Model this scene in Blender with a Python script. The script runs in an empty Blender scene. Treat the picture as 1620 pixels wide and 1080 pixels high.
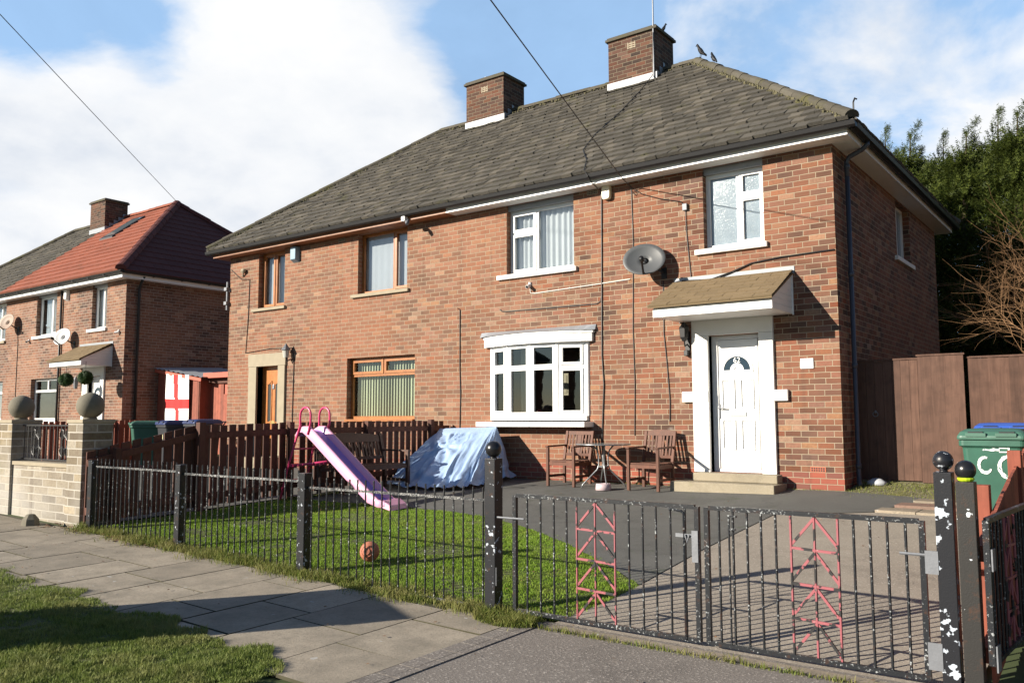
import bpy, bmesh, math, random
import numpy as np
from mathutils import Vector, Matrix, noise as mnoise
random.seed(7); rng = np.random.default_rng(7)
S = bpy.context.scene
COL = S.collection
R_ = math.radians

# ---------------------------------------------------------------- camera
cam_d = bpy.data.cameras.new('camera'); cam = bpy.data.objects.new('camera', cam_d); COL.objects.link(cam)
S.camera = cam
cam_d.sensor_width = 36; cam_d.lens = 1336.43 / 1620 * 36; cam_d.clip_end = 2000; cam_d.clip_start = .05
yaw, pit, rol = 0.642666, 0.0914208, -0.002929
F_ = Vector((-math.sin(yaw)*math.cos(pit), math.cos(yaw)*math.cos(pit), math.sin(pit)))
Rv = Vector((math.cos(yaw), math.sin(yaw), 0)); Uv = Rv.cross(F_)
R2 = math.cos(rol)*Rv + math.sin(rol)*Uv; U2 = -math.sin(rol)*Rv + math.cos(rol)*Uv
M_ = Matrix(((R2.x, U2.x, -F_.x, 3.454), (R2.y, U2.y, -F_.y, -12.4029), (R2.z, U2.z, -F_.z, 1.0244), (0, 0, 0, 1)))
cam.matrix_world = M_

# ---------------------------------------------------------------- light, sky, exposure
S.view_settings.view_transform = 'Standard'; S.view_settings.look = 'None'; S.view_settings.gamma = 1
S.view_settings.exposure = 0.95
SUN = Vector((-.67, -1, .447)).normalized()
sun_d = bpy.data.lights.new('sun', 'SUN'); sun_d.energy = 5.0; sun_d.angle = R_(.5); sun_d.color = (1, .91, .77)
sun = bpy.data.objects.new('sun', sun_d); COL.objects.link(sun)
sun.rotation_euler = SUN.to_track_quat('Z', 'Y').to_euler(); sun.location = (-20, -30, 20)
W = bpy.data.worlds.new('World'); S.world = W; W.use_nodes = True
nt = W.node_tree; nt.nodes.clear()
def N(nt, t, **kw):
    n = nt.nodes.new(t)
    for k, v in kw.items(): setattr(n, k, v)
    return n
def math_(nt, op, a, b=None, c=None, clamp=False):
    n = N(nt, 'ShaderNodeMath', operation=op); n.use_clamp = clamp
    for i, x in enumerate((a, b, c)):
        if x is None: continue
        if isinstance(x, (int, float)): n.inputs[i].default_value = x
        else: nt.links.new(x, n.inputs[i])
    return n.outputs[0]
def ramp(nt, fac, stops, interp='LINEAR'):
    n = N(nt, 'ShaderNodeValToRGB'); cr = n.color_ramp; cr.interpolation = interp
    while len(cr.elements) < len(stops): cr.elements.new(.5)
    for e, (p, c) in zip(cr.elements, stops):
        e.position = p; e.color = (c, c, c, 1) if isinstance(c, (int, float)) else (*c, 1)
    nt.links.new(fac, n.inputs[0]); return n.outputs[0]
def noise(nt, vec, scale, detail=4, rough=.55, dist=0):
    n = N(nt, 'ShaderNodeTexNoise'); n.inputs['Scale'].default_value = scale; n.inputs['Detail'].default_value = detail
    n.inputs['Roughness'].default_value = rough; n.inputs['Distortion'].default_value = dist
    if vec is not None: nt.links.new(vec, n.inputs['Vector'])
    return n.outputs['Fac']
sky = N(nt, 'ShaderNodeTexSky', sky_type='NISHITA'); sky.sun_disc = False
sky.sun_elevation = math.asin(SUN.z); sky.sun_rotation = math.atan2(SUN.x, SUN.y)
sky.altitude = 300; sky.air_density = 1.0; sky.dust_density = .1; sky.ozone_density = 3.0
bg1 = N(nt, 'ShaderNodeBackground'); bg1.inputs[1].default_value = .055; nt.links.new(sky.outputs[0], bg1.inputs[0])
tc = N(nt, 'ShaderNodeTexCoord'); dirv = tc.outputs['Generated']
sx = N(nt, 'ShaderNodeSeparateXYZ'); nt.links.new(dirv, sx.inputs[0])
den = math_(nt, 'ADD', math_(nt, 'MAXIMUM', sx.outputs[2], 0), .32)
cx = N(nt, 'ShaderNodeCombineXYZ')
nt.links.new(math_(nt, 'DIVIDE', sx.outputs[0], den), cx.inputs[0]); nt.links.new(math_(nt, 'DIVIDE', sx.outputs[1], den), cx.inputs[1])
nz = noise(nt, cx.outputs[0], 2.3, 9, .56, .25)
dens = math_(nt, 'MULTIPLY_ADD', nz, 4.3, -2.42)
def blob(d, inner, outer, w):
    global dens
    vm = N(nt, 'ShaderNodeVectorMath', operation='DOT_PRODUCT'); nt.links.new(dirv, vm.inputs[0]); vm.inputs[1].default_value = Vector(d).normalized()
    mr = N(nt, 'ShaderNodeMapRange', interpolation_type='SMOOTHSTEP'); nt.links.new(vm.outputs['Value'], mr.inputs[0])
    mr.inputs[1].default_value = math.cos(R_(outer)); mr.inputs[2].default_value = math.cos(R_(inner)); mr.inputs[3].default_value = 0; mr.inputs[4].default_value = w
    dens = math_(nt, 'ADD', dens, mr.outputs[0])
CLOUDS = [((-.78, .55, .27), 4, 20, 1.05), ((-.92, .34, .18), 4, 20, .8), ((-.66, .67, .30), 2, 12, .45), ((-.66, .62, .43), 1, 8, .35), ((-.84, .40, .37), 1, 7, -.8),
          ((-.79, .47, .39), .5, 4, -.5), ((-.52, .76, .42), 1, 9, -.5), ((-.11, .93, .36), 1, 11, .34), ((-.19, .93, .32), 1, 9, .25), ((-.03, .97, .22), 2, 14, .55), ((-.28, .87, .42), 1, 7, .25)]
for b in CLOUDS: blob(*b)
# the sky behind the photographer is clear
fr = N(nt, 'ShaderNodeVectorMath', operation='DOT_PRODUCT'); nt.links.new(dirv, fr.inputs[0]); fr.inputs[1].default_value = (-.6, .8, 0)
front = N(nt, 'ShaderNodeMapRange', interpolation_type='SMOOTHSTEP'); nt.links.new(fr.outputs['Value'], front.inputs[0]); front.inputs[1].default_value = .5; front.inputs[2].default_value = .78
# pale blue glow added to the sky in front only, lightening its blue
sky_lift = ramp(nt, noise(nt, cx.outputs[0], 1.1, 7, .6, .4), [(.25, .38), (.7, .72)])
vcol = lift_bg = N(nt, 'ShaderNodeBackground'); vcol.inputs[0].default_value = (.43, .67, 1, 1); vcol.inputs[1].default_value = .66
mv = N(nt, 'ShaderNodeMixShader'); nt.links.new(math_(nt, 'MULTIPLY', sky_lift, front.outputs[0]), mv.inputs[0]); nt.links.new(bg1.outputs[0], mv.inputs[1]); nt.links.new(vcol.outputs[0], mv.inputs[2])
cfac = math_(nt, 'MULTIPLY', ramp(nt, dens, [(0, 0), (.1, .06), (.38, .5), (.7, .93), (1, 1)]), front.outputs[0])
ccol = ramp(nt, noise(nt, cx.outputs[0], 2.6, 7, .55), [(.30, (.58, .63, .71)), (.47, (.76, .78, .81)), (.62, (.86, .86, .86))])
bg2 = N(nt, 'ShaderNodeBackground'); bg2.inputs[1].default_value = .62; nt.links.new(ccol, bg2.inputs[0])
mx = N(nt, 'ShaderNodeMixShader'); nt.links.new(cfac, mx.inputs[0]); nt.links.new(mv.outputs[0], mx.inputs[1]); nt.links.new(bg2.outputs[0], mx.inputs[2])
wo = N(nt, 'ShaderNodeOutputWorld'); nt.links.new(mx.outputs[0], wo.inputs[0])

# ---------------------------------------------------------------- materials
def newmat(name):
    m = bpy.data.materials.new(name); m.use_nodes = True; t = m.node_tree; t.nodes.clear()
    o = N(t, 'ShaderNodeOutputMaterial'); p = N(t, 'ShaderNodeBsdfPrincipled'); t.links.new(p.outputs[0], o.inputs[0])
    return m, t, p
def objco(t): return N(t, 'ShaderNodeTexCoord').outputs['Object']
def worldco(t): return N(t, 'ShaderNodeNewGeometry').outputs['Position']
def mixc(t, fac, a, b, blend='MIX'):
    n = N(t, 'ShaderNodeMix', data_type='RGBA', blend_type=blend)
    for i, x in ((0, fac), (6, a), (7, b)):
        if isinstance(x, (int, float)): n.inputs[i].default_value = x
        elif isinstance(x, tuple): n.inputs[i].default_value = (*x, 1)
        else: t.links.new(x, n.inputs[i])
    return n.outputs[2]
def bump(t, p, h, strength=.3, dist=.01):
    b = N(t, 'ShaderNodeBump'); b.inputs['Strength'].default_value = strength; b.inputs['Distance'].default_value = dist
    t.links.new(h, b.inputs['Height']); t.links.new(b.outputs[0], p.inputs['Normal'])
def plain(name, c, rough=.6, var=.15, scale=6, bs=.15, bscale=60, metal=0, spec=.5, island=0):
    m, t, p = newmat(name); v = worldco(t)
    n = noise(t, v, scale, 5)
    col = mixc(t, n, tuple(x*(1-var) for x in c), tuple(min(1, x*(1+var)) for x in c))
    if island:
        g = N(t, 'ShaderNodeNewGeometry'); k = math_(t, 'MULTIPLY_ADD', g.outputs['Random Per Island'], island*2, 1-island)
        n2 = N(t, 'ShaderNodeVectorMath', operation='SCALE'); t.links.new(col, n2.inputs[0]); t.links.new(k, n2.inputs['Scale']); col = n2.outputs[0]
    t.links.new(col, p.inputs['Base Color']); p.inputs['Roughness'].default_value = rough; p.inputs['Metallic'].default_value = metal
    p.inputs['Specular IOR Level'].default_value = spec
    if bs: bump(t, p, noise(t, v, bscale, 4), bs, .004)
    return m
def planar(t):
    g = N(t, 'ShaderNodeNewGeometry'); p = N(t, 'ShaderNodeSeparateXYZ'); t.links.new(g.outputs['Position'], p.inputs[0])
    n = N(t, 'ShaderNodeSeparateXYZ'); t.links.new(g.outputs['True Normal'], n.inputs[0])
    isx = math_(t, 'GREATER_THAN', math_(t, 'ABSOLUTE', n.outputs[0]), math_(t, 'ABSOLUTE', n.outputs[1]))
    u = math_(t, 'ADD', math_(t, 'MULTIPLY', p.outputs[1], isx), math_(t, 'MULTIPLY', p.outputs[0], math_(t, 'SUBTRACT', 1, isx)))
    isz = math_(t, 'GREATER_THAN', math_(t, 'ABSOLUTE', n.outputs[2]), .8)
    v = math_(t, 'ADD', math_(t, 'MULTIPLY', p.outputs[2], math_(t, 'SUBTRACT', 1, isz)), math_(t, 'MULTIPLY', p.outputs[1], isz))
    return u, v, g.outputs['Position'], p.outputs
def bricks(name, palette, bw=.235, bh=.084, mortar=.0095, mcol=(.33, .265, .19), plinth=None, red=None, stain=.35, bs=.6, z0=0.0):
    m, t, p = newmat(name); u, v, pos, pc = planar(t)
    wob = noise(t, pos, 5, 3); wob2 = noise(t, pos, 9, 3)
    v1 = math_(t, 'ADD', math_(t, 'SUBTRACT', v, z0), math_(t, 'MULTIPLY_ADD', wob, .010, -.005))
    r = math_(t, 'DIVIDE', v1, bh); row = math_(t, 'FLOOR', r); fy = math_(t, 'FRACT', r)
    wr = N(t, 'ShaderNodeTexWhiteNoise', noise_dimensions='1D'); t.links.new(row, wr.inputs['W'])
    off = math_(t, 'ADD', math_(t, 'MULTIPLY', math_(t, 'MODULO', row, 2), .5), math_(t, 'MULTIPLY_ADD', wr.outputs['Value'], .22, -.11))
    c = math_(t, 'ADD', math_(t, 'DIVIDE', math_(t, 'ADD', u, math_(t, 'MULTIPLY_ADD', wob2, .010, -.005)), bw), off)
    cc = math_(t, 'FLOOR', c); fx = math_(t, 'FRACT', c)
    cv = N(t, 'ShaderNodeCombineXYZ'); t.links.new(cc, cv.inputs[0]); t.links.new(row, cv.inputs[1])
    wn = N(t, 'ShaderNodeTexWhiteNoise', noise_dimensions='2D'); t.links.new(cv.outputs[0], wn.inputs['Vector'])
    col = ramp(t, wn.outputs['Value'], palette, 'CONSTANT')
    wn2 = N(t, 'ShaderNodeSeparateColor'); t.links.new(wn.outputs['Color'], wn2.inputs[0])
    hs = N(t, 'ShaderNodeHueSaturation'); t.links.new(col, hs.inputs['Color']); t.links.new(math_(t, 'MULTIPLY_ADD', wn2.outputs[1], .52, .45), hs.inputs['Value'])
    t.links.new(math_(t, 'MULTIPLY_ADD', wn2.outputs[2], .3, .78), hs.inputs['Saturation']); col = hs.outputs[0]
    # wear inside each brick and over larger areas of the wall
    col = mixc(t, math_(t, 'MULTIPLY', ramp(t, noise(t, pos, 22, 6, .7), [(.35, 0), (.75, 1)]), .6), col, (.085, .052, .04))
    if red:
        if len(red) > 2:
            xf = N(t, 'ShaderNodeMapRange', interpolation_type='SMOOTHSTEP'); t.links.new(math_(t, 'ADD', pc[0], math_(t, 'MULTIPLY_ADD', noise(t, pos, .7, 3), 5, -2.5)), xf.inputs[0]); xf.inputs[1].default_value = -2.5; xf.inputs[2].default_value = -6.5; xf.inputs[3].default_value = 0; xf.inputs[4].default_value = .22
            col = mixc(t, xf.outputs[0], col, red[2])
        big = noise(t, pos, .55, 3, .5)
        col = mixc(t, math_(t, 'MULTIPLY', ramp(t, big, [(.4, 0), (.62, 1)]), .5), col, red[0])
        col = mixc(t, math_(t, 'MULTIPLY', ramp(t, noise(t, pos, .8, 4, .6), [(.52, 0), (.7, 1)]), stain), col, red[1], 'MULTIPLY')
    if plinth:
        pl = math_(t, 'LESS_THAN', pc[2], plinth[0])
        pcol = mixc(t, wn.outputs['Value'], plinth[1], plinth[2]); col = mixc(t, pl, col, pcol)
    eff = math_(t, 'MULTIPLY', ramp(t, noise(t, pos, 2.1, 7, .68), [(.60, 0), (.74, 1)]), math_(t, 'LESS_THAN', pc[2], 1.5))
    col = mixc(t, math_(t, 'MULTIPLY', eff, .38), col, (.55, .50, .45))
    stv = N(t, 'ShaderNodeMapping'); t.links.new(pos, stv.inputs[0]); stv.inputs['Scale'].default_value = (5, 5, .35)
    col = mixc(t, math_(t, 'MULTIPLY', ramp(t, noise(t, stv.outputs[0], 1, 5, .6), [(.55, 0), (.75, 1)]), .40), col, (.07, .045, .035))
    mx_ = math_(t, 'MINIMUM', fx, math_(t, 'SUBTRACT', 1, fx)); my_ = math_(t, 'MINIMUM', fy, math_(t, 'SUBTRACT', 1, fy))
    edge = math_(t, 'MINIMUM', math_(t, 'MULTIPLY', mx_, bw), math_(t, 'MULTIPLY', my_, bh))
    mr = N(t, 'ShaderNodeMapRange'); t.links.new(edge, mr.inputs[0]); mr.inputs[1].default_value = mortar/2-.001; mr.inputs[2].default_value = mortar/2+.002
    mn = noise(t, pos, 3, 4)
    mc = mixc(t, mn, tuple(x*.7 for x in mcol), tuple(min(1, x*1.2) for x in mcol))
    col = mixc(t, mr.outputs[0], mc, col)
    t.links.new(col, p.inputs['Base Color']); p.inputs['Roughness'].default_value = .88; p.inputs['Specular IOR Level'].default_value = .25
    h = math_(t, 'ADD', mr.outputs[0], math_(t, 'MULTIPLY', noise(t, pos, 70, 5, .7), .55))
    bump(t, p, h, bs, .008)
    return m
def chipped(name, base, chip, lo, hi, scale=45, rough=.35, second=None):
    m, t, p = newmat(name); v = worldco(t)
    n = noise(t, v, scale, 3, .6); big = noise(t, v, 4, 3)
    f = ramp(t, math_(t, 'ADD', n, math_(t, 'MULTIPLY_ADD', big, .35, -.175)), [(lo, 0), (hi, 1)])
    b = mixc(t, math_(t, 'MULTIPLY', ramp(t, noise(t, v, 13, 6, .7), [(.56, 0), (.70, 1)]), .8 if base[0] < .2 else 0), base, (.075, .035, .02))
    if second:
        b = mixc(t, ramp(t, noise(t, v, 9, 3, .6), [(second[1], 0), (second[1]+.03, 1)]), b, second[0])
    col = mixc(t, f, b, chip)
    t.links.new(col, p.inputs['Base Color']); p.inputs['Specular IOR Level'].default_value = .4
    t.links.new(math_(t, 'MULTIPLY_ADD', f, .35, rough), p.inputs['Roughness'])
    bump(t, p, math_(t, 'ADD', math_(t, 'MULTIPLY', f, -1), noise(t, v, 120, 3)), .25, .003)
    return m
def wood(name, c1, c2, rough=.6, zs=3, xs=60, axis='z', island=.2):
    m, t, p = newmat(name); g = N(t, 'ShaderNodeNewGeometry')
    mp = N(t, 'ShaderNodeMapping'); t.links.new(g.outputs['Position'], mp.inputs[0])
    mp.inputs['Scale'].default_value = {'z': (xs, xs, zs), 'x': (zs, xs, xs), 'y': (xs, zs, xs)}[axis]
    n = noise(t, mp.outputs[0], 1, 5, .6, .6); k = noise(t, g.outputs['Position'], 7, 3)
    col = mixc(t, ramp(t, n, [(.3, 0), (.7, 1)]), c1, c2)
    col = mixc(t, math_(t, 'MULTIPLY', ramp(t, k, [(.45, 0), (.75, 1)]), .5), col, tuple(x*.55 for x in c1))
    s = N(t, 'ShaderNodeVectorMath', operation='SCALE'); t.links.new(col, s.inputs[0]); t.links.new(math_(t, 'MULTIPLY_ADD', g.outputs['Random Per Island'], island*2, 1-island), s.inputs['Scale'])
    t.links.new(s.outputs[0], p.inputs['Base Color']); p.inputs['Roughness'].default_value = rough
    bump(t, p, n, .25, .004); return m
def glass(name, tint=(.9, .95, .95)):
    m = bpy.data.materials.new(name); m.use_nodes = True; t = m.node_tree; t.nodes.clear()
    o = N(t, 'ShaderNodeOutputMaterial'); a = N(t, 'ShaderNodeBsdfTransparent'); a.inputs[0].default_value = (*tint, 1)
    g = N(t, 'ShaderNodeBsdfGlossy'); g.inputs['Roughness'].default_value = .015
    nb = N(t, 'ShaderNodeBump'); nb.inputs['Strength'].default_value = .04; nb.inputs['Distance'].default_value = .02
    t.links.new(noise(t, worldco(t), 2.5, 2), nb.inputs['Height']); t.links.new(nb.outputs[0], g.inputs['Normal'])
    f = N(t, 'ShaderNodeFresnel'); f.inputs[0].default_value = 1.55
    mxs = N(t, 'ShaderNodeMixShader'); t.links.new(math_(t, 'MULTIPLY_ADD', f.outputs[0], 1.3, .05, clamp=True), mxs.inputs[0]); t.links.new(a.outputs[0], mxs.inputs[1]); t.links.new(g.outputs[0], mxs.inputs[2])
    t.links.new(mxs.outputs[0], o.inputs[0]); return m
def speckle(name, c, rough=.9, fleck=(.4, .38, .34), amt=.62, scale=90, moss=None, patches=.3):
    m, t, p = newmat(name); v = worldco(t)
    big = noise(t, v, 1.1, 5, .6); fine = noise(t, v, scale, 3, .7)
    col = mixc(t, big, tuple(x*(1-patches) for x in c), tuple(x*(1+patches) for x in c))
    col = mixc(t, math_(t, 'MULTIPLY', ramp(t, noise(t, v, 1.9, 7, .7, .6), [(.52, 0), (.68, 1)]), .5), col, tuple(x*.55 for x in c))
    col = mixc(t, math_(t, 'MULTIPLY', ramp(t, noise(t, v, 1.3, 3, .5), [(.66, 0), (.76, 1)]), .35), col, tuple(min(1, x*1.7) for x in c))
    col = mixc(t, ramp(t, fine, [(amt, 0), (amt+.06, 1)]), col, fleck)
    col = mixc(t, math_(t, 'MULTIPLY', ramp(t, fine, [(.28, 1), (.42, 0)]), .6), col, tuple(x*.35 for x in c))
    if moss:
        col = mixc(t, math_(t, 'MULTIPLY', ramp(t, noise(t, v, 2.3, 6, .65), [(moss[1], 0), (moss[1]+.12, 1)]), .75), col, moss[0])
    t.links.new(col, p.inputs['Base Color']); p.inputs['Roughness'].default_value = rough; p.inputs['Specular IOR Level'].default_value = .3
    bump(t, p, fine, .6, .008); return m
PAL = [(0, (.245, .098, .058)), (.14, (.275, .115, .068)), (.28, (.315, .14, .08)), (.42, (.225, .095, .06)), (.55, (.155, .078, .054)), (.66, (.10, .060, .047)), (.76, (.38, .215, .125)), (.86, (.285, .10, .058)), (.94, (.20, .09, .06))]
PALD = [(0, (.13, .052, .033)), (.2, (.16, .065, .04)), (.4, (.08, .042, .033)), (.55, (.055, .036, .03)), (.7, (.18, .08, .048)), (.85, (.10, .05, .036))]
PALL = [(0, (.25, .12, .08)), (.2, (.30, .15, .10)), (.4, (.21, .11, .078)), (.58, (.12, .072, .056)), (.72, (.34, .20, .13)), (.86, (.27, .125, .08))]
M = {}
M['brick'] = bricks('house_brick', PAL, plinth=(.252, (.30, .085, .055), (.17, .07, .055)), red=((.30, .13, .075), (.68, .62, .58), (.38, .215, .135)))
M['brick_l'] = bricks('neighbour_brick', PALL, mcol=(.36, .30, .24), red=((.36, .18, .11), (.8, .75, .72)))
M['brick_ch'] = bricks('chimney_brick', PALD, mcol=(.19, .16, .115), red=((.14, .06, .035), (.7, .65, .55)))
M['stone'] = bricks('wall_stone', [(0, (.34, .28, .18)), (.3, (.40, .33, .22)), (.55, (.30, .25, .17)), (.8, (.43, .38, .29))], bw=.40, bh=.105, mortar=.016, mcol=(.42, .39, .34), red=((.50, .49, .47), (.50, .44, .26)), stain=.9, z0=.03)
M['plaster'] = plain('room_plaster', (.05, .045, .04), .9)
M['roof'] = None
def rooftile(name, c, c2, moss, island=.35, bs=.5, warm=None):
    m, t, p = newmat(name); g = N(t, 'ShaderNodeNewGeometry'); v = g.outputs['Position']
    col = mixc(t, noise(t, v, 14, 6, .7), c, c2)
    if warm: col = mixc(t, ramp(t, g.outputs['Random Per Island'], [(.6, 0), (.95, .8)]), col, warm)
    s = N(t, 'ShaderNodeVectorMath', operation='SCALE'); t.links.new(col, s.inputs[0]); t.links.new(math_(t, 'MULTIPLY_ADD', g.outputs['Random Per Island'], island*2, 1-island), s.inputs['Scale'])
    col = s.outputs[0]
    if moss: col = mixc(t, math_(t, 'MULTIPLY', ramp(t, noise(t, v, 2.0, 7, .7), [(moss[1], 0), (moss[1]+.14, 1)]), .8), col, moss[0])
    t.links.new(col, p.inputs['Base Color']); p.inputs['Roughness'].default_value = .9; p.inputs['Specular IOR Level'].default_value = .25
    bump(t, p, noise(t, v, 45, 5, .7), bs, .01); return m
M['roof'] = rooftile('grey_concrete_tile', (.056, .052, .045), (.118, .108, .092), ((.10, .096, .045), .58), .22, .9, warm=(.11, .098, .08))
M['ridge'] = rooftile('mossy_ridge_tile', (.06, .055, .044), (.12, .108, .085), ((.09, .085, .03), .5), .2, .9)
M['redroof'] = rooftile('red_roof_tile', (.225, .075, .048), (.30, .105, .068), ((.16, .075, .05), .56), .14, .4)
M['redroof_shade'] = rooftile('shaded_red_roof_tile', (.10, .035, .032), (.13, .045, .04), None, .08, .2)  # red tile with the shade of the right hip put into its colour
M['white'] = plain('white_plastic', (.80, .80, .79), .35, .04, 5, .03)
M['whitestone'] = plain('white_painted_stone', (.74, .73, .70), .7, .10, 2.5, .25, 50)
M['sillstone'] = plain('buff_sill_stone', (.31, .265, .19), .85, .2, 6, .3)
M['lead'] = plain('lead_flashing', (.27, .29, .32), .45, .15, 8, .3, 30)
M['orangewood'] = wood('golden_oak_frame', (.30, .10, .022), (.42, .155, .036), .35, 3, 40)
M['brownboard'] = wood('brown_fascia', (.20, .075, .03), (.30, .12, .05), .5, 3, 30, 'x')
M['black'] = plain('black_plastic', (.012, .012, .014), .5, .3, 10, .05)
M['greypipe'] = plain('blue_grey_pipe', (.06, .066, .085), .4, .2, 6, .05)
M['glass'] = glass('window_glass')
M['frost'] = plain('obscured_glass', (.20, .25, .29), .12, .22, 5, .5, 45, spec=.7)
M['curtain'] = plain('net_curtain', (.62, .63, .66), .9, .06, 3, 0)
M['blind'] = plain('pale_blind', (.50, .51, .56), .8, .05, 3, 0)
M['vblind'] = plain('cream_green_vertical_blind', (.50, .52, .36), .8, .08, 3, 0, island=.12)
M['vdark'] = plain('dark_interior', (.03, .03, .035), .9, .3)
M['white_bright'] = M['white']
M['canopyfelt'] = rooftile('brown_felt_shingle', (.15, .108, .062), (.22, .165, .098), ((.30, .285, .23), .66), .08, .5)
M['rail'] = chipped('chipped_black_railing_paint', (.014, .016, .02), (.30, .32, .33), .60, .68, 60)
M['railtop'] = chipped('worn_rail_paint', (.03, .033, .038), (.30, .30, .29), .50, .64, 90)
M['post'] = chipped('chipped_black_post_paint', (.013, .014, .018), (.42, .46, .52), .62, .66, 21)
M['postheavy'] = chipped('heavily_chipped_post_paint', (.013, .014, .018), (.46, .52, .60), .545, .575, 13)
M['postclean'] = chipped('dull_black_post_paint', (.026, .025, .024), (.6, .64, .68), .68, .69, 14, .4)
M['pink'] = chipped('worn_pink_gate_paint', (.30, .085, .10), (.36, .29, .28), .68, .74, 60, .5, ((.016, .016, .018), .52))
M['balldark'] = plain('black_ball_finial', (.012, .012, .014), .28, .3, 10, .1)
M['fence'] = wood('dark_brown_fence', (.075, .024, .014), (.115, .040, .023), .75, 2.5, 45, island=.3)
M['redfence'] = wood('red_brown_fence', (.22, .055, .03), (.30, .08, .045), .75, 2.5, 45, island=.25)
M['tallfence'] = wood('brown_stained_board', (.072, .036, .024), (.115, .061, .042), .85, 2, 28, island=.22)
M['chairwood'] = wood('reddish_hardwood', (.085, .027, .013), (.135, .048, .024), .65, 3, 60)
M['benchwood'] = wood('dark_bench_wood', (.055, .024, .016), (.10, .045, .03), .55, 3, 60)
M['tarp'] = None
m_, t_, p_ = newmat('pale_blue_tarpaulin'); v_ = worldco(t_)
t_.links.new(mixc(t_, noise(t_, v_, 3, 4), (.27, .40, .62), (.36, .48, .68)), p_.inputs['Base Color']); p_.inputs['Roughness'].default_value = .55
bump(t_, p_, noise(t_, v_, 9, 5, .6, .8), .35, .03); M['tarp'] = m_
M['slidepink'] = plain('pale_pink_plastic', (.80, .40, .58), .35, .06, 4, .05)
M['slidelilac'] = plain('lilac_plastic', (.43, .27, .68), .35, .10, 5, .08)
M['hotpink'] = plain('hot_pink_tube', (.62, .05, .16), .3, .08, 4, .03)
M['terracotta'] = plain('terracotta_ball', (.42, .15, .09), .7, .2, 9, .3, 60)
M['bowl'] = plain('pale_pink_bowl', (.55, .44, .46), .45, .08, 9, .1)
M['steel'] = plain('grey_steel', (.28, .29, .30), .35, .12, 10, .1, metal=.7)
M['galv'] = plain('galvanised_plate', (.17, .18, .20), .55, .25, 14, .2, metal=.4)
M['tableglass'] = plain('frosted_glass_top', (.16, .20, .20), .15, .1, 6, .1)
M['dish'] = plain('grey_dish_enamel', (.085, .09, .095), .5, .12, 6, .15)
M['dishl'] = plain('pale_dish_enamel', (.46, .47, .48), .5, .1, 6, .15)
M['dishb'] = plain('rusty_dish_enamel', (.30, .22, .17), .6, .3, 6, .15)
M['beige'] = plain('cream_alarm_case', (.72, .66, .50), .4, .05, 5, .02)
M['bluecase'] = plain('blue_grey_alarm_case', (.22, .33, .42), .35, .1, 5, .02)
M['bingreen'] = plain('green_bin_plastic', (.022, .095, .065), .5, .35, 5, .1, 30)
M['binlid'] = plain('worn_green_lid', (.05, .13, .095), .5, .4, 5, .15, 30)
M['bingrey'] = plain('dark_grey_bin', (.035, .036, .042), .45, .2, 5, .1)
M['bindark'] = plain('dark_blue_bin_lid', (.025, .04, .13), .5, .3, 5, .1)
M['binblue'] = plain('blue_bin_lid', (.04, .10, .42), .4, .25, 5, .1)
M['binwhite'] = chipped('brushed_white_paint', (.70, .76, .76), (.03, .13, .08), .60, .66, 60, .6)
M['concrete'] = speckle('step_concrete', (.30, .26, .19), moss=((.20, .19, .10), .62))
M['tarmac'] = speckle('dark_patio_tarmac', (.115, .115, .108), fleck=(.34, .34, .32), amt=.66, scale=75, moss=((.075, .085, .06), .58))
M['drive'] = speckle('brown_drive_concrete', (.285, .25, .208), fleck=(.52, .47, .41), amt=.60, scale=65, patches=.22)
M['cross'] = speckle('grey_brown_crossover', (.185, .165, .148), fleck=(.42, .38, .34), amt=.58, scale=55, patches=.18)
M['flag'] = None
def flagmat(name, c):
    m, t, p = newmat(name); g = N(t, 'ShaderNodeNewGeometry'); v = g.outputs['Position']
    col = mixc(t, noise(t, v, 1.6, 6, .65), tuple(x*.7 for x in c), tuple(x*1.35 for x in c))
    s = N(t, 'ShaderNodeVectorMath', operation='SCALE'); t.links.new(col, s.inputs[0]); t.links.new(math_(t, 'MULTIPLY_ADD', g.outputs['Random Per Island'], .36, .82), s.inputs['Scale'])
    col = mixc(t, math_(t, 'MULTIPLY', ramp(t, noise(t, v, 55, 4, .7), [(.50, 0), (.70, 1)]), .6), mixc(t, math_(t, 'MULTIPLY', ramp(t, noise(t, v, 3.1, 7, .7), [(.42, 0), (.66, 1)]), .55), s.outputs[0], (.13, .12, .095)), tuple(x*.45 for x in c))
    col = mixc(t, ramp(t, noise(t, v, 11, 2, .4), [(.74, 0), (.76, .8)]), col, (.42, .41, .39))
    t.links.new(col, p.inputs['Base Color']); p.inputs['Roughness'].default_value = .88; p.inputs['Specular IOR Level'].default_value = .3
    bump(t, p, noise(t, v, 70, 4, .7), .45, .006); return m
M['flag'] = flagmat('flagstone', (.33, .285, .225))
M['pathslab'] = flagmat('path_slab', (.30, .25, .19)); M['pinkslab'] = flagmat('pink_path_slab', (.27, .165, .13))
M['soil'] = plain('mossy_soil', (.055, .05, .028), .95, .4, 8, .6, 40)
M['gravel'] = speckle('mossy_gravel', (.14, .13, .07), fleck=(.32, .29, .22), amt=.55, scale=30, moss=((.13, .14, .03), .5))
M['ground'] = plain('rough_grass_ground', (.05, .07, .02), .95, .4, .6, .4, 20)
M['turf'] = plain('lawn_turf', (.075, .085, .026), .95, .35, 3, .5, 40)
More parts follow.
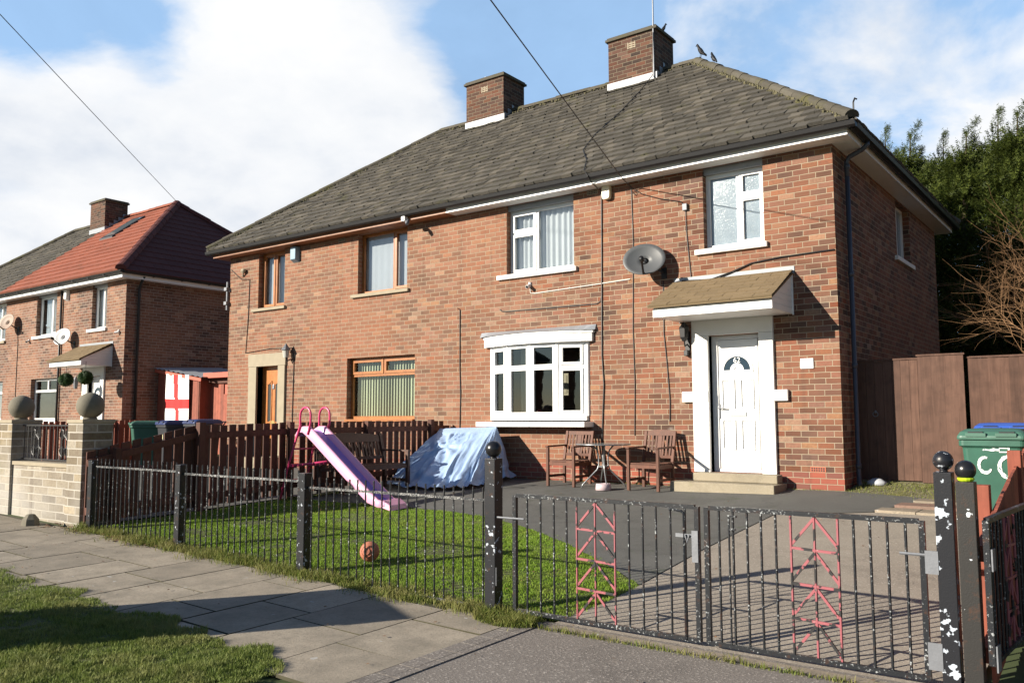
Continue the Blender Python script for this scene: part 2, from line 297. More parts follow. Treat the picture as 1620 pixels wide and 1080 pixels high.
def grassmat(name, a, b, dry):
    m, t, p = newmat(name); g = N(t, 'ShaderNodeNewGeometry')
    col = mixc(t, g.outputs['Random Per Island'], a, b)
    col = mixc(t, math_(t, 'MULTIPLY', ramp(t, noise(t, g.outputs['Position'], 2.2, 4, .6), [(.46, 0), (.66, 1)]), dry[1]), col, dry[0])
    col = mixc(t, math_(t, 'MULTIPLY', ramp(t, noise(t, g.outputs['Position'], 6, 5, .7), [(.56, 0), (.70, 1)]), .5), col, tuple(x*.45 for x in a))
    t.links.new(col, p.inputs['Base Color']); p.inputs['Roughness'].default_value = .6; p.inputs['Specular IOR Level'].default_value = .25
    tr = N(t, 'ShaderNodeBsdfTranslucent'); t.links.new(col, tr.inputs[0]); ms = N(t, 'ShaderNodeMixShader'); ms.inputs[0].default_value = .3
    o = [n for n in t.nodes if n.type == 'OUTPUT_MATERIAL'][0]
    t.links.new(p.outputs[0], ms.inputs[1]); t.links.new(tr.outputs[0], ms.inputs[2]); t.links.new(ms.outputs[0], o.inputs[0]); return m
M['lawngrass'] = grassmat('lawn_grass_blades', (.15, .26, .02), (.26, .39, .05), ((.28, .30, .07), .45))
M['vergegrass'] = grassmat('verge_grass_blades', (.10, .155, .025), (.24, .28, .08), ((.33, .30, .13), .5))
M['drygrass'] = grassmat('long_dry_grass_blades', (.10, .16, .02), (.26, .25, .08), ((.30, .25, .11), .6))
M['leaf'] = grassmat('conifer_foliage', (.018, .034, .006), (.105, .13, .024), ((.03, .045, .01), .3))
M['twig'] = plain('orange_bare_twig', (.24, .135, .065), .8, .3, 6, 0)
M['bark'] = plain('brown_bark', (.07, .05, .035), .9, .3, 10, .5)
M['box'] = grassmat('box_topiary_leaves', (.012, .04, .008), (.04, .09, .02), ((.02, .05, .01), .3))
M['feather'] = plain('black_feather', (.01, .01, .012), .5, .2, 20, 0)
M['stoneball'] = plain('weathered_stone_ball', (.16, .145, .11), .9, .35, 9, .5, 40)
M['iron'] = plain('black_wrought_iron', (.015, .015, .016), .45, .3, 10, .1)
M['cloth'] = plain('white_flag_cloth', (.80, .78, .78), .8, .04, 3, .1); M['clothred'] = plain('red_flag_cloth', (.55, .02, .02), .8, .06, 3, .1)
M['corr'] = plain('corrugated_plastic', (.45, .47, .50), .4, .1, 5, .1)
M['ceramic'] = plain('cabinet_green_paint', (.03, .09, .05), .5, .15, 5, .1)
M['lampglass'] = plain('lamp_glass', (.5, .5, .45), .15, .1, 5, 0)
M['cablew'] = plain('white_cable', (.75, .74, .70), .5, .05, 5, 0)
M['brass'] = plain('brass_fitting', (.60, .45, .18), .3, .1, 5, 0, metal=.8)
M['air'] = plain('red_air_brick', (.38, .11, .06), .8, .15, 9, .2)
M['yellowpaint'] = plain('pale_yellow_paint', (.70, .64, .35), .7, .05, 5, 0)
M['limetape'] = plain('lime_green_tape', (.45, .62, .02), .5, .1, 30, .2)
M['pole'] = wood('grey_timber_pole', (.14, .11, .08), (.20, .16, .12), .85)

# ---------------------------------------------------------------- mesh helpers
class MB:
    def __init__(s, T=None): s.v = []; s.f = []; s.mi = []; s.m = 0; s.T = T
    def add(s, vs, fs):
        o = len(s.v)
        s.v += [tuple(s.T(Vector(v))) if s.T else tuple(v) for v in vs]
        s.f += [tuple(i+o for i in f) for f in fs]; s.mi += [s.m]*len(fs); return s
    def box(s, x0, x1, y0, y1, z0, z1):
        return s.add([(x0, y0, z0), (x1, y0, z0), (x1, y1, z0), (x0, y1, z0), (x0, y0, z1), (x1, y0, z1), (x1, y1, z1), (x0, y1, z1)],
                     [(0, 3, 2, 1), (4, 5, 6, 7), (0, 1, 5, 4), (1, 2, 6, 5), (2, 3, 7, 6), (3, 0, 4, 7)])
    def bar(s, p, q, w, h, up=(0, 0, 1)):
        p, q = Vector(p), Vector(q); d = (q-p).normalized(); up = Vector(up)
        if abs(d.dot(up)) > .98: up = Vector((0, 1, 0))
        a = d.cross(up).normalized()*w/2; b = a.cross(d).normalized()*h/2
        vs = [p-a-b, p+a-b, p+a+b, p-a+b, q-a-b, q+a-b, q+a+b, q-a+b]
        return s.add(vs, [(0, 3, 2, 1), (4, 5, 6, 7), (0, 1, 5, 4), (1, 2, 6, 5), (2, 3, 7, 6), (3, 0, 4, 7)])
    def tube(s, pts, r, n=8, flat=(1, 1)):
        pts = [Vector(p) for p in pts]; k = len(pts); rs = r if isinstance(r, (list, tuple)) else [r]*k
        t0 = (pts[1]-pts[0]).normalized(); up = Vector((0, 0, 1)) if abs(t0.z) < .9 else Vector((0, 1, 0))
        a = t0.cross(up).normalized(); vs = []
        for i, p in enumerate(pts):
            t = (pts[min(i+1, k-1)]-pts[max(i-1, 0)])
            if t.length < 1e-9: t = t0
            t = t.normalized(); a = (a-t*a.dot(t)).normalized(); b = t.cross(a)
            for j in range(n):
                th = 2*math.pi*j/n; vs.append(p+(a*math.cos(th)*flat[0]+b*math.sin(th)*flat[1])*rs[i])
        fs = [(i*n+j, i*n+(j+1) % n, (i+1)*n+(j+1) % n, (i+1)*n+j) for i in range(k-1) for j in range(n)]
        fs += [tuple(range(n))[::-1], tuple(range((k-1)*n, k*n))]
        return s.add(vs, fs)
    def lathe(s, c, prof, n=16, sx=1, sy=1):
        c = Vector(c); k = len(prof)
        vs = [c+Vector((r*sx*math.cos(2*math.pi*j/n), r*sy*math.sin(2*math.pi*j/n), z)) for r, z in prof for j in range(n)]
        fs = [(i*n+j, i*n+(j+1) % n, (i+1)*n+(j+1) % n, (i+1)*n+j) for i in range(k-1) for j in range(n)]
        fs += [tuple(range(n))[::-1], tuple(range((k-1)*n, k*n))]
        return s.add(vs, fs)
    def ball(s, c, r, n=20, m=12):
        return s.lathe(c, [(max(1e-4, r*math.sin(math.pi*i/m)), -r*math.cos(math.pi*i/m)) for i in range(m+1)], n)
    def prism(s, poly, fn, d0, d1):
        n = len(poly); vs = [fn(a, b, d0) for a, b in poly]+[fn(a, b, d1) for a, b in poly]
        return s.add(vs, [tuple(range(n))[::-1], tuple(range(n, 2*n))]+[(i, (i+1) % n, n+(i+1) % n, n+i) for i in range(n)])
    def quad(s, *p): return s.add(p, [tuple(range(len(p)))])
    def build(s, name, mats, parent=None, smooth=False, bevel=0):
        me = bpy.data.meshes.new(name); me.from_pydata(s.v, [], s.f)
        for m in (mats if isinstance(mats, list) else [mats]): me.materials.append(m)
        me.polygons.foreach_set('material_index', s.mi)
        if smooth: me.polygons.foreach_set('use_smooth', [True]*len(s.f))
        me.update()
        o = bpy.data.objects.new(name, me); COL.objects.link(o)
        if parent: o.parent = parent
        if bevel:
            b = o.modifiers.new('bevel', 'BEVEL'); b.width = bevel; b.segments = 2; b.limit_method = 'ANGLE'; b.angle_limit = R_(40)
        return o
def fixn(o):
    bm = bmesh.new(); bm.from_mesh(o.data); bmesh.ops.recalc_face_normals(bm, faces=bm.faces); bm.to_mesh(o.data); bm.free(); return o
def tag(o, label, cat, group=None):
    o['label'] = label; o['category'] = cat
    if group: o['group'] = group
    return o
def kind(o, k): o['kind'] = k; return o
def thing(name, label, cat, loc=(0, 0, 0), rz=0, group=None):
    o = bpy.data.objects.new(name, None); COL.objects.link(o); o.location = loc; o.rotation_euler = (0, 0, rz); o.empty_display_size = .2
    return tag(o, label, cat, group)
def dup(o, parent=None):
    c = o.copy(); COL.objects.link(c)
    if parent: c.parent = parent
    for ch in list(o.children): dup(ch, c)
    return c
def dupthing(o, loc, rz, label, group=None):
    c = dup(o); c.location = loc; c.rotation_euler = (0, 0, rz); c['label'] = label
    if group: c['group'] = group
    return c
def lerp(a, b, t): return a+(b-a)*t

# ---------------------------------------------------------------- ground
def g(x, y):
    k = 1-.052*min(max(-x-.5, 0), 9)
    if y > 0: return .14*min(y, .9)
    b = -.045*min(max((-x-.3)/2, 0), 1)
    if y > -7: return -.0715*(-y)*k+b*(1+y/7)
    return -.5*k-.02*min(-7-y, 12)
def sheet(name, poly, off, mat, step=.4, label=None):
    bm = bmesh.new(); vs = [bm.verts.new((x, y, 0)) for x, y in poly]; bm.faces.new(vs)
    xs = [p[0] for p in poly]; ys = [p[1] for p in poly]
    cuts = [((c, 0, 0), (1, 0, 0)) for c in np.arange(min(xs)+step, max(xs), step)]+[((0, c, 0), (0, 1, 0)) for c in np.arange(min(ys)+step, max(ys), step)]+[((0, -.02, 0), (0, 1, 0)), ((0, -7, 0), (0, 1, 0))]
    for co, no in cuts:
        bmesh.ops.bisect_plane(bm, geom=bm.verts[:]+bm.edges[:]+bm.faces[:], plane_co=co, plane_no=no, dist=1e-5)
    for v in bm.verts: v.co.z = g(v.co.x, v.co.y)+off
    bmesh.ops.recalc_face_normals(bm, faces=bm.faces)
    for f in bm.faces:
        if f.normal.z < 0: f.normal_flip()
    me = bpy.data.meshes.new(name); bm.to_mesh(me); bm.free(); me.materials.append(mat)
    o = bpy.data.objects.new(name, me); COL.objects.link(o); return kind(o, 'structure')
xs = [-400, -200, -100, -60, -40]+list(np.arange(-32, 14.1, .75))+[20, 40, 80, 200, 400]
ys = [-400, -200, -100, -50, -30, -22]+list(np.arange(-19, -7, .75))+[-7]+list(np.arange(-6.5, -.3, .5))+[-.1, 0, .9, 3, 8, 20, 50, 120, 300, 500]
mb = MB(); nx = len(xs)
mb.add([(x, y, g(x, y)-.03) for y in ys for x in xs], [(j*nx+i, j*nx+i+1, (j+1)*nx+i+1, (j+1)*nx+i) for j in range(len(ys)-1) for i in range(nx-1)])
kind(mb.build('ground', M['ground']), 'structure')
EDGE = [(-.14, -6.3), (-.15, -5.76), (-.6, -5.38), (-1.6, -4.65), (-2.5, -4.1), (-3.45, -3.7), (-4.3, -3.6), (-5.04, -3.6), (-6.6, -3.78), (-7.32, -3.9)]
LAWN = [(-7.32, -6.95), (-.2, -6.95)]+EDGE
kind(sheet('lawn', LAWN, .0, M['turf']), 'structure')
sheet('patio', EDGE[:0:-1]+[(-.24, -4.2), (-.27, -2.0), (.42, -1.72), (.73, -1.52), (1.14, -.3), (.0, -.03), (-7.32, -.03)], .006, M['tarmac'])
sheet('driveway', [(-.2, -7.0), (2.6, -7.0), (2.6, -1.45), (.73, -1.52), (.42, -1.72), (-.27, -2.0), (-.24, -4.2), (-.15, -5.76), (-.14, -6.3)], .0, M['drive'])
sheet('gravel_yard', [(0.02, -.05), (1.05, -.35), (2.6, -.35), (2.6, .95), (0.02, .95)], -.004, M['gravel'])
sheet('concrete_edging', [(-.4, -7.17), (4.6, -7.17), (4.6, -7.06), (-.4, -7.06)], .004, M['pathslab'])
sheet('road_crossover', [(-.22, -9.6), (6, -9.6), (6, -7.0), (-.28, -7.0)], .0, M['cross'])
sheet('road', [(-40, -19), (20, -19), (20, -13.6), (-40, -13.6)], .0, M['tarmac'], 2.0)
kind(sheet('verge', [(-30, -13.4), (-1.15, -13.4), (-1.1, -9.1), (-1.4, -8.95), (-1.7, -8.88), (-2.25, -8.84), (-3.3, -8.88), (-4.0, -8.86), (-4.7, -8.84), (-6, -8.84), (-30, -8.84)], .004, M['turf'], .6), 'structure')
sheet('neighbour_yard', [(-33, -.05), (-33, -6.9), (-7.45, -6.9), (-7.45, -.05)], .0, M['tarmac'], .8)
# flagstones: one sheet of laid slabs over soil
sheet('pavement_bed', [(-24, -8.95), (-.3, -8.95), (-.3, -7.1), (-24, -7.1)], -.004, M['soil'], .6)
mb = MB(); x = -.44; prev = .3
while x > -24:
    w = random.choice([.6, .62, .68, .75]); y = -7.16+random.uniform(-.05, .03)
    L = [.62, .9, .75, .62, .9][int(random.random()*5)]*(.5 if random.random() < .5 else 1)
    while y > -8.93:
        y2 = max(y-L, -9.0)
        if y-y2 > .15:
            gp = random.uniform(.005, .013); tl = random.uniform(-.0018, .0018); tx = random.uniform(-.0018, .0018); dz = random.uniform(.0, .003)
            c = [(x-gp, y-gp), (x-w+gp, y-gp), (x-w+gp, y2+gp), (x-gp, y2+gp)]
            j = [.0]*4; vs = []
            for zi in (-.02, .002):
                for q, (a, b) in enumerate(c): vs.append((a, b, g(a, b)+zi+dz+(tl if q < 2 else -tl)+(tx if q in (0, 3) else -tx)))
            mb.m = 0; mb.add(vs, [(4, 5, 6, 7)]); mb.m = 1; mb.add(vs, [(0, 1, 5, 4), (1, 2, 6, 5), (2, 3, 7, 6), (3, 0, 4, 7)])
        y = y2; L = random.choice([.62, .75, .9, .9])
    x -= w
kind(mb.build('pavement', [M['flag'], M['soil']]), 'structure')
mb = MB()
for k in range(2):
    n = 10
    for i in range(n):
        a, b = -7.22-i*.2, -7.22-(i+1)*.2+.006
        x0, x1 = (-.435, -.305) if k == 0 else (-.30, -.235)
        mb.add([(x0, a, g(x0, a)+.008), (x1, a, g(x1, a)+.008), (x1, b, g(x1, b)+.008), (x0, b, g(x0, b)+.008), (x0, a, g(x0, a)-.05), (x1, a, g(x1, a)-.05), (x1, b, g(x1, b)-.05), (x0, b, g(x0, b)-.05)],
               [(0, 1, 2, 3), (0, 4, 5, 1), (1, 5, 6, 2), (2, 6, 7, 3), (3, 7, 4, 0)])
kind(mb.build('pavement_edging', M['cross']), 'structure')
mb = MB(); mb.m = 0
for i in range(3):
    y0 = -1.52+i*.42
    for j in range(4):
        x0 = .76+.13*i+j*.46; mb.m = 1 if i == 1 or (i+j) % 5 == 4 else 0
        mb.box(x0, x0+.45, y0, y0+.41, g(x0, y0)-.03, g(x0, y0+.2)+.014+random.uniform(0, .006))
kind(mb.build('slab_path', [M['pathslab'], M['pinkslab']]), 'structure')

def inpoly(x, y, P):
    c = False; n = len(P)
    for i in range(n):
        x1, y1 = P[i]; x2, y2 = P[(i+1) % n]
        if (y1 > y) != (y2 > y) and x < (x2-x1)*(y-y1)/(y2-y1)+x1: c = not c
    return c
def grass(name, pts, mat, h=(.025, .05), w=.006, lean=.5, zoff=0):
    P = np.array(pts); n = len(P); z = np.array([g(a, b) for a, b in P])+zoff
    from mathutils import noise as mn
    cl = np.array([.75+.55*mn.noise((a*2.6, b*2.6, 0))+.45*mn.noise((a*11, b*11, 3)) for a, b in P]).clip(.25, 1.7)
    hh = rng.uniform(h[0], h[1], n)*cl; th = rng.uniform(0, 2*np.pi, n); ln = rng.uniform(0, lean, n)*hh; ph = rng.uniform(0, 2*np.pi, n)
    dx, dy = np.cos(th)*w/2, np.sin(th)*w/2
    base = np.stack([P[:, 0], P[:, 1], z-.004], 1)
    A = base-np.stack([dx, dy, 0*z], 1); B = base+np.stack([dx, dy, 0*z], 1)
    mid = base+np.stack([np.cos(ph)*ln*.35, np.sin(ph)*ln*.35, hh*.6], 1)
    C = mid+np.stack([dx, dy, 0*z], 1)*.75; D = mid-np.stack([dx, dy, 0*z], 1)*.75
    T = base+np.stack([np.cos(ph)*ln, np.sin(ph)*ln, hh], 1)
    V = np.stack([A, B, C, D, T], 1).reshape(-1, 3); i = np.arange(n)*5
    loops = np.stack([i, i+1, i+2, i+3, i+3, i+2, i+4], 1).reshape(-1)
    me = bpy.data.meshes.new(name); me.vertices.add(n*5); me.vertices.foreach_set('co', V.reshape(-1).astype(np.float32))
    me.loops.add(n*7); me.loops.foreach_set('vertex_index', loops.astype(np.int32))
    me.polygons.add(n*2); st = np.stack([np.arange(n)*7, np.arange(n)*7+4], 1).reshape(-1)
    me.polygons.foreach_set('loop_start', st.astype(np.int32)); me.update(calc_edges=True); me.validate()
    me.materials.append(mat); o = bpy.data.objects.new(name, me); COL.objects.link(o); return kind(o, 'stuff')
pts = []
while len(pts) < 190000:
    x, y = random.uniform(-7.28, -.1), random.uniform(-6.98, -3.55)
    if mnoise.noise((x*1.3, y*1.3, 5))+.5*mnoise.noise((x*5, y*5, 9)) > .38 and random.random() < .75: continue
    if inpoly(x, y, LAWN) or (random.random() < .3 and inpoly(x+random.gauss(0, .05), y+random.gauss(0, .05), LAWN)): pts.append((x, y))
tag(grass('lawn_grass', pts, M['lawngrass'], (.014, .036), .0055), 'short bright green lawn grass behind the black railings', 'grass')
def vedge(x): return -8.74+.06*math.sin(x*4.3)+.05*math.sin(x*9.1+1)+.04*math.sin(x*17)
pts = []
while len(pts) < 130000:
    x = -.82-abs(random.gauss(0, 1))*2.6; y = random.uniform(-10.6, -8.55)
    e = vedge(x)
    if x > -1.5: e -= (x+1.5)*.35
    if y < e and x > -9 and x < -.85+.1*math.sin(y*7)+.05*math.sin(y*19): pts.append((x, y))
tag(grass('verge_grass', pts, M['vergegrass'], (.015, .055), .006, .9), 'rough cropped grass of the roadside verge in the corner by the pavement', 'grass')
pts = []
while len(pts) < 15000:
    x = random.uniform(-7.3, -.3); d = abs(random.gauss(0, .11)); d *= .55+.45*math.sin(x*3.1)*math.sin(x*7.7+2)+.35
    y = -7.02-d if random.random() < .8 else -6.95+random.uniform(-.05, .06)
    if y > -7.45: pts.append((x, y))
for _ in range(2600):
    a, r = random.uniform(0, 6.28), random.random()**.6*.24; pts.append((-.52+1.2*r*math.cos(a), -7.2+.6*r*math.sin(a)))
tag(grass('fence_foot_grass', pts, M['drygrass'], (.03, .12), .006, 1.1), 'long yellowing grass growing along the foot of the railings', 'grass')
pts = []
for _ in range(7000):
    x = random.uniform(-7.25, -5.2); pts.append((x if random.random() < .3 else -7.2+abs(random.gauss(0, .07)), random.uniform(-4.1, -2.2) if random.random() < .7 else random.uniform(-3.95, -3.8)))
pts = [p for p in pts if p[0] < -6.9]
for _ in range(3000): pts.append((random.uniform(.05, 2.4), min(.72, .68-abs(random.gauss(0, .45)))))
for _ in range(1500): pts.append((random.uniform(-7, .1), -.03-abs(random.gauss(0, .03))))
for _ in range(900): pts.append((random.uniform(-.2, 2.5), -7.2+random.gauss(0, .015)))
tag(grass('weed_tufts', pts, M['drygrass'], (.015, .06), .006, .9), 'thin weeds along the fence foot and house wall', 'grass')
mb = MB()
for _ in range(120):
    x, y = random.uniform(-7.9, -5.2), -7.06-abs(random.gauss(0, .12)); z = g(x, y)+.01; a = random.uniform(0, 6.28); s_ = random.uniform(.015, .04)
    c_, n_ = math.cos(a), math.sin(a)
    mb.quad((x-s_*c_, y-s_*n_, z+.005), (x+s_*n_*.5, y-s_*c_*.5, z+random.uniform(0, .02)), (x+s_*c_, y+s_*n_, z+.012), (x-s_*n_*.5, y+s_*c_*.5, z+random.uniform(0, .02)))
for _ in range(260):
    x, y = random.choice([(random.uniform(-9, -.5), random.uniform(-8.7, -7.2)), (random.uniform(-.2, 2.5), random.uniform(-8.5, -1.6)), (random.uniform(-6.5, -.2), random.uniform(-3.6, -.3)), (random.uniform(-7, -.3), random.uniform(-6.9, -4.2))]); z = g(x, y)+(.03 if inpoly(x, y, LAWN) else .012); a = random.uniform(0, 6.28); s_ = random.uniform(.008, .02)
    c_, n_ = math.cos(a), math.sin(a)
    mb.quad((x-s_*c_, y-s_*n_, z+.003), (x+s_*n_*.5, y-s_*c_*.5, z+random.uniform(0, .012)), (x+s_*c_, y+s_*n_, z+.006), (x-s_*n_*.5, y+s_*c_*.5, z+random.uniform(0, .012)))
tag(kind(mb.build('leaf_litter', plain('dead_leaf', (.15, .08, .04), .9, .5, 30, 0)), 'stuff'), 'brown fallen leaves scattered over pavement, lawn and drive', 'leaves')

# ---------------------------------------------------------------- house builders
def Tfront(y): return lambda v: Vector((v.x, y+v.y, v.z))          # local (a, depth inward, z)
def Tright(x): return lambda v: Vector((x-v.y, v.x, v.z))
def Tleft(x): return lambda v: Vector((x+v.y, v.x, v.z))
def Tback(y): return lambda v: Vector((v.x, y-v.y, v.z))
def wallplane(mb, T, a0, a1, z0, z1, ops, depth=.13, thick=.3):
    mb.T = T
    A = sorted({a0, a1}|{o[0] for o in ops}|{o[1] for o in ops}); Zs = sorted({z0, z1}|{o[2] for o in ops}|{o[3] for o in ops})
    for i in range(len(A)-1):
        for j in range(len(Zs)-1):
            ca, cz = (A[i]+A[i+1])/2, (Zs[j]+Zs[j+1])/2
            if any(o[0] < ca < o[1] and o[2] < cz < o[3] for o in ops): continue
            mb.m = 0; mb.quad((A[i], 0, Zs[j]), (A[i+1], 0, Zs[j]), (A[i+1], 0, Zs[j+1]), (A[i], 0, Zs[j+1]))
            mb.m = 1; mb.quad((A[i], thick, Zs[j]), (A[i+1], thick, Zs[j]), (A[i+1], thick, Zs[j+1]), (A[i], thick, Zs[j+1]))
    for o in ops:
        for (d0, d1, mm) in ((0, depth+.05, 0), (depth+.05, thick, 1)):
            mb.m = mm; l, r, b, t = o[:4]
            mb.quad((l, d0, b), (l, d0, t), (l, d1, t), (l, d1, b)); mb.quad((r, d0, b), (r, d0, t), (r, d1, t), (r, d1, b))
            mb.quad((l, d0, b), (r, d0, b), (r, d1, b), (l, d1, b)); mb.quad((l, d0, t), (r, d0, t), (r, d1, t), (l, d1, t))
    mb.m = 0
def window(parent, T, rect, lights, fm, pm, recess=.13, sill=None, sillm=None, cover=None, fw=.05, lintel=0, name='window'):
    l, r, b, t = rect; d = recess; mb = MB(T)
    if lintel: mb.m = 1; mb.box(l, r, .05, d+.06, t-lintel, t); mb.m = 0; t -= lintel
    mb.box(l, l+fw, d, d+.06, b, t); mb.box(r-fw, r, d, d+.06, b, t); mb.box(l+fw, r-fw, d, d+.06, b, b+fw); mb.box(l+fw, r-fw, d, d+.06, t-fw, t)
    li, ri, bi, ti = l+fw, r-fw, b+fw, t-fw; w, h = ri-li, ti-bi; panes = []; hw = .022
    for (fa, fb, fc, fd, op) in lights:
        x0, x1, z0, z1 = li+fa*w, li+fb*w, bi+fc*h, bi+fd*h
        if fa > 0: mb.box(x0-hw, x0+hw, d+.002, d+.058, z0, z1)
        if fc > 0: mb.box(x0, x1, d+.003, d+.057, z0-hw, z0+hw)
        x0 += hw if fa > 0 else 0; x1 -= hw if fb < 1 else 0; z0 += hw if fc > 0 else 0; z1 -= hw if fd < 1 else 0
        if op:
            s = .048; e = .006
            mb.box(x0-e, x0+s, d-.014, d+.045, z0-e, z1+e); mb.box(x1-s, x1+e, d-.014, d+.045, z0-e, z1+e)
            mb.box(x0+s, x1-s, d-.014, d+.045, z0-e, z0+s); mb.box(x0+s, x1-s, d-.014, d+.045, z1-s, z1+e)
            x0 += s; x1 -= s; z0 += s; z1 -= s
        else:
            s = .014
            mb.box(x0, x0+s, d-.004, d+.04, z0, z1); mb.box(x1-s, x1, d-.004, d+.04, z0, z1); mb.box(x0+s, x1-s, d-.004, d+.04, z0, z0+s); mb.box(x0+s, x1-s, d-.004, d+.04, z1-s, z1)
            x0 += s; x1 -= s; z0 += s; z1 -= s
        panes.append((x0-.004, x1+.004, z0-.004, z1+.004))
    wo_ = mb.build(name, [fm, M['lead']], parent)
    for q in panes:
        p = MB(T); p.quad((q[0], d+.03, q[2]), (q[1], d+.03, q[2]), (q[1], d+.03, q[3]), (q[0], d+.03, q[3])); p.build('pane', pm, wo_)
    if sill:
        s = MB(T); s.box(l-sill[0], r+sill[1], -.06, d+.03, b-sill[2], b-.002); s.build('sill', sillm, wo_, bevel=.006)
    if cover: cover(T, (l, r, b, t), wo_, d)
    return wo_
def pleats(a=0, c=1, top=0., mat='curtain', amp=.022, wl=.11, d=.12, nm='curtain'):
    def f(T, rc, wo_, rec):
        l, r, b, t = rc; x0, x1 = lerp(l, r, a), lerp(l, r, c); n = int((x1-x0)/.012)+2; m = MB(T); vs = []
        ph = random.random()*6
        for i in range(n):
            x = lerp(x0, x1, i/(n-1)); y = rec+d+amp*math.sin(x*2*math.pi/wl+ph+1.3*math.sin(x*7))
            vs += [(x, y, b), (x, y, t-top)]
        m.add(vs, [(2*i, 2*i+2, 2*i+3, 2*i+1) for i in range(n-1)]); m.build(nm, M[mat], wo_, True)
    return f
def vertical_blind(T, rc, wo_, rec):
    l, r, b, t = rc; m = MB(T); x = l+.09
    while x < r-.02:
        a = random.uniform(.35, .6); m.bar((x, rec+.14, b+.03), (x, rec+.14, t-.02), .084, .003, (math.sin(a), math.cos(a), 0)); x += .082
    m.build('vertical_blind', M['vblind'], wo_)
def slat_blind(T, rc, wo_, rec):
    l, r, b, t = rc; m = MB(T); z = b+.03
    while z < t-.33: m.bar((l+.02, rec+.12, z), (r-.02, rec+.12, z), .03, .004, (0, .5, 1)); z += .035
    m.build('slat_blind', M['curtain'], wo_)
def multi(*fs):
    def f(*a):
        for q in fs: q(*a)
    return f
def tiles(mb, P0, U, V, course, width, rng_s, L, lift=.022, jit=.008, stag=True, rag=.012):
    """tiles on a slope: P0 eave origin, U along, V up-slope; rng_s(t)->(s0,s1)"""
    P0, U, V = Vector(P0), Vector(U), Vector(V); Nn = U.cross(V).normalized()
    if Nn.z < 0: Nn = -Nn
    n = int(math.ceil(L/course))
    for j in range(n):
        t0 = j*course; t1 = min(t0+course*1.12, L)
        s0, s1 = rng_s(t0+course*.5)
        if s1-s0 < .02: continue
        k = s0-(width*.5*(j % 2) if stag else 0)-.0
        k0 = math.floor((s0)/width)*width+(width*.5*(j % 2) if stag else 0)-width
        x = k0
        while x < s1:
            a, b = max(x, s0), min(x+width-.006, s1)
            if b-a > .03:
                q = random.uniform(-jit, jit); rg = random.uniform(-rag, rag); h0 = lift+q; h1 = .004+q*.3; tl = random.uniform(-.006, .006)*(jit > 0)
                A = P0+U*a+V*(t0+rg); B = P0+U*b+V*(t0+rg+tl); C = P0+U*b+V*t1; D = P0+U*a+V*t1
                mb.add([A+Nn*h0, B+Nn*(h0+tl), C+Nn*h1, D+Nn*h1, A-Nn*.01, B-Nn*.01], [(0, 1, 2, 3), (0, 4, 5, 1), (0, 3, 4), (1, 5, 2)])
            x += width
EZ, EY, RZ, RY = 5.17, .45, 8.5, 3.705
def roof(parent, x0, x1, specs, right_m=None, back=True):
    """hipped roof; specs: list of (s0,s1,matkey,course,width,jit) along x for the front slope"""
    e = EY; run = RY+e; L = math.hypot(run, RZ-EZ); V = Vector((0, run, RZ-EZ)).normalized()
    mb = MB(); mats = [M['roof'], M['redroof'], M['redroof_shade']]
    X0, X1 = x0-e, x1+e; W_ = X1-X0
    D = 2*RY
    for (a, b, mk, co, wd, jt) in specs:
        mb.m = mk
        f = lambda t, a=a, b=b: (max(a-X0, t/L*run), min(b-X0, W_-t/L*run))
        tiles(mb, (X0, -e, EZ), (1, 0, 0), V, co, wd, f, L, lift=.05 if mk else .042, jit=jt, stag=jt > 0, rag=.017 if jt else 0)
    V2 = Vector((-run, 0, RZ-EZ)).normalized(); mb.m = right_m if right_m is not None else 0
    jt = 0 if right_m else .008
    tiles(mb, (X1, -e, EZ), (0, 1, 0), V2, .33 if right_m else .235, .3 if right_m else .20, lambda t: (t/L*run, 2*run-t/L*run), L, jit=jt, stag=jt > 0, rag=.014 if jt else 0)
    mb.m = 0; V3 = Vector((run, 0, RZ-EZ)).normalized()
    tiles(mb, (X0, D+e, EZ), (0, -1, 0), V3, .29, .5, lambda t: (t/L*run, 2*run-t/L*run), L)
    # underlay deck below the tiles
    mb.m = 0; R0, R1 = X0+run, X1-run; dz = -.03
    c = [(X0, -e, EZ+dz), (X1, -e, EZ+dz), (X1, D+e, EZ+dz), (X0, D+e, EZ+dz), (R0, RY, RZ+dz), (R1, RY, RZ+dz)]
    mb.add(c, [(0, 1, 5, 4), (1, 2, 5), (2, 3, 4, 5), (3, 0, 4), (0, 3, 2, 1)])
    ro = mb.build('roof', mats, parent)
    return ro, (X0, X1, R0, R1, D)
def capline(mb, p, q, r=.13, seg=.45, lift=.0):
    p, q = Vector(p), Vector(q); n = max(1, round((q-p).length/seg)); d = (q-p)/n; dn = d.normalized()
    side = dn.cross(Vector((0, 0, 1))).normalized(); up = side.cross(dn).normalized()
    for i in range(n):
        a = p+d*i; b = p+d*(i+1)+dn*.03; jz = random.uniform(-.008, .008); vs = []
        for (c, rr) in ((a, r*1.03), (b, r*.96)):
            for k in range(9):
                th = math.pi*(k/8)*1.1-.157; vs.append(c+side*math.cos(th)*rr+up*(math.sin(th)*rr*.85+jz+lift))
        fs = [(k, k+1, 10+k, 9+k) for k in range(8)]+[tuple(range(9)), tuple(range(9, 18))]
        mb.add(vs, fs)
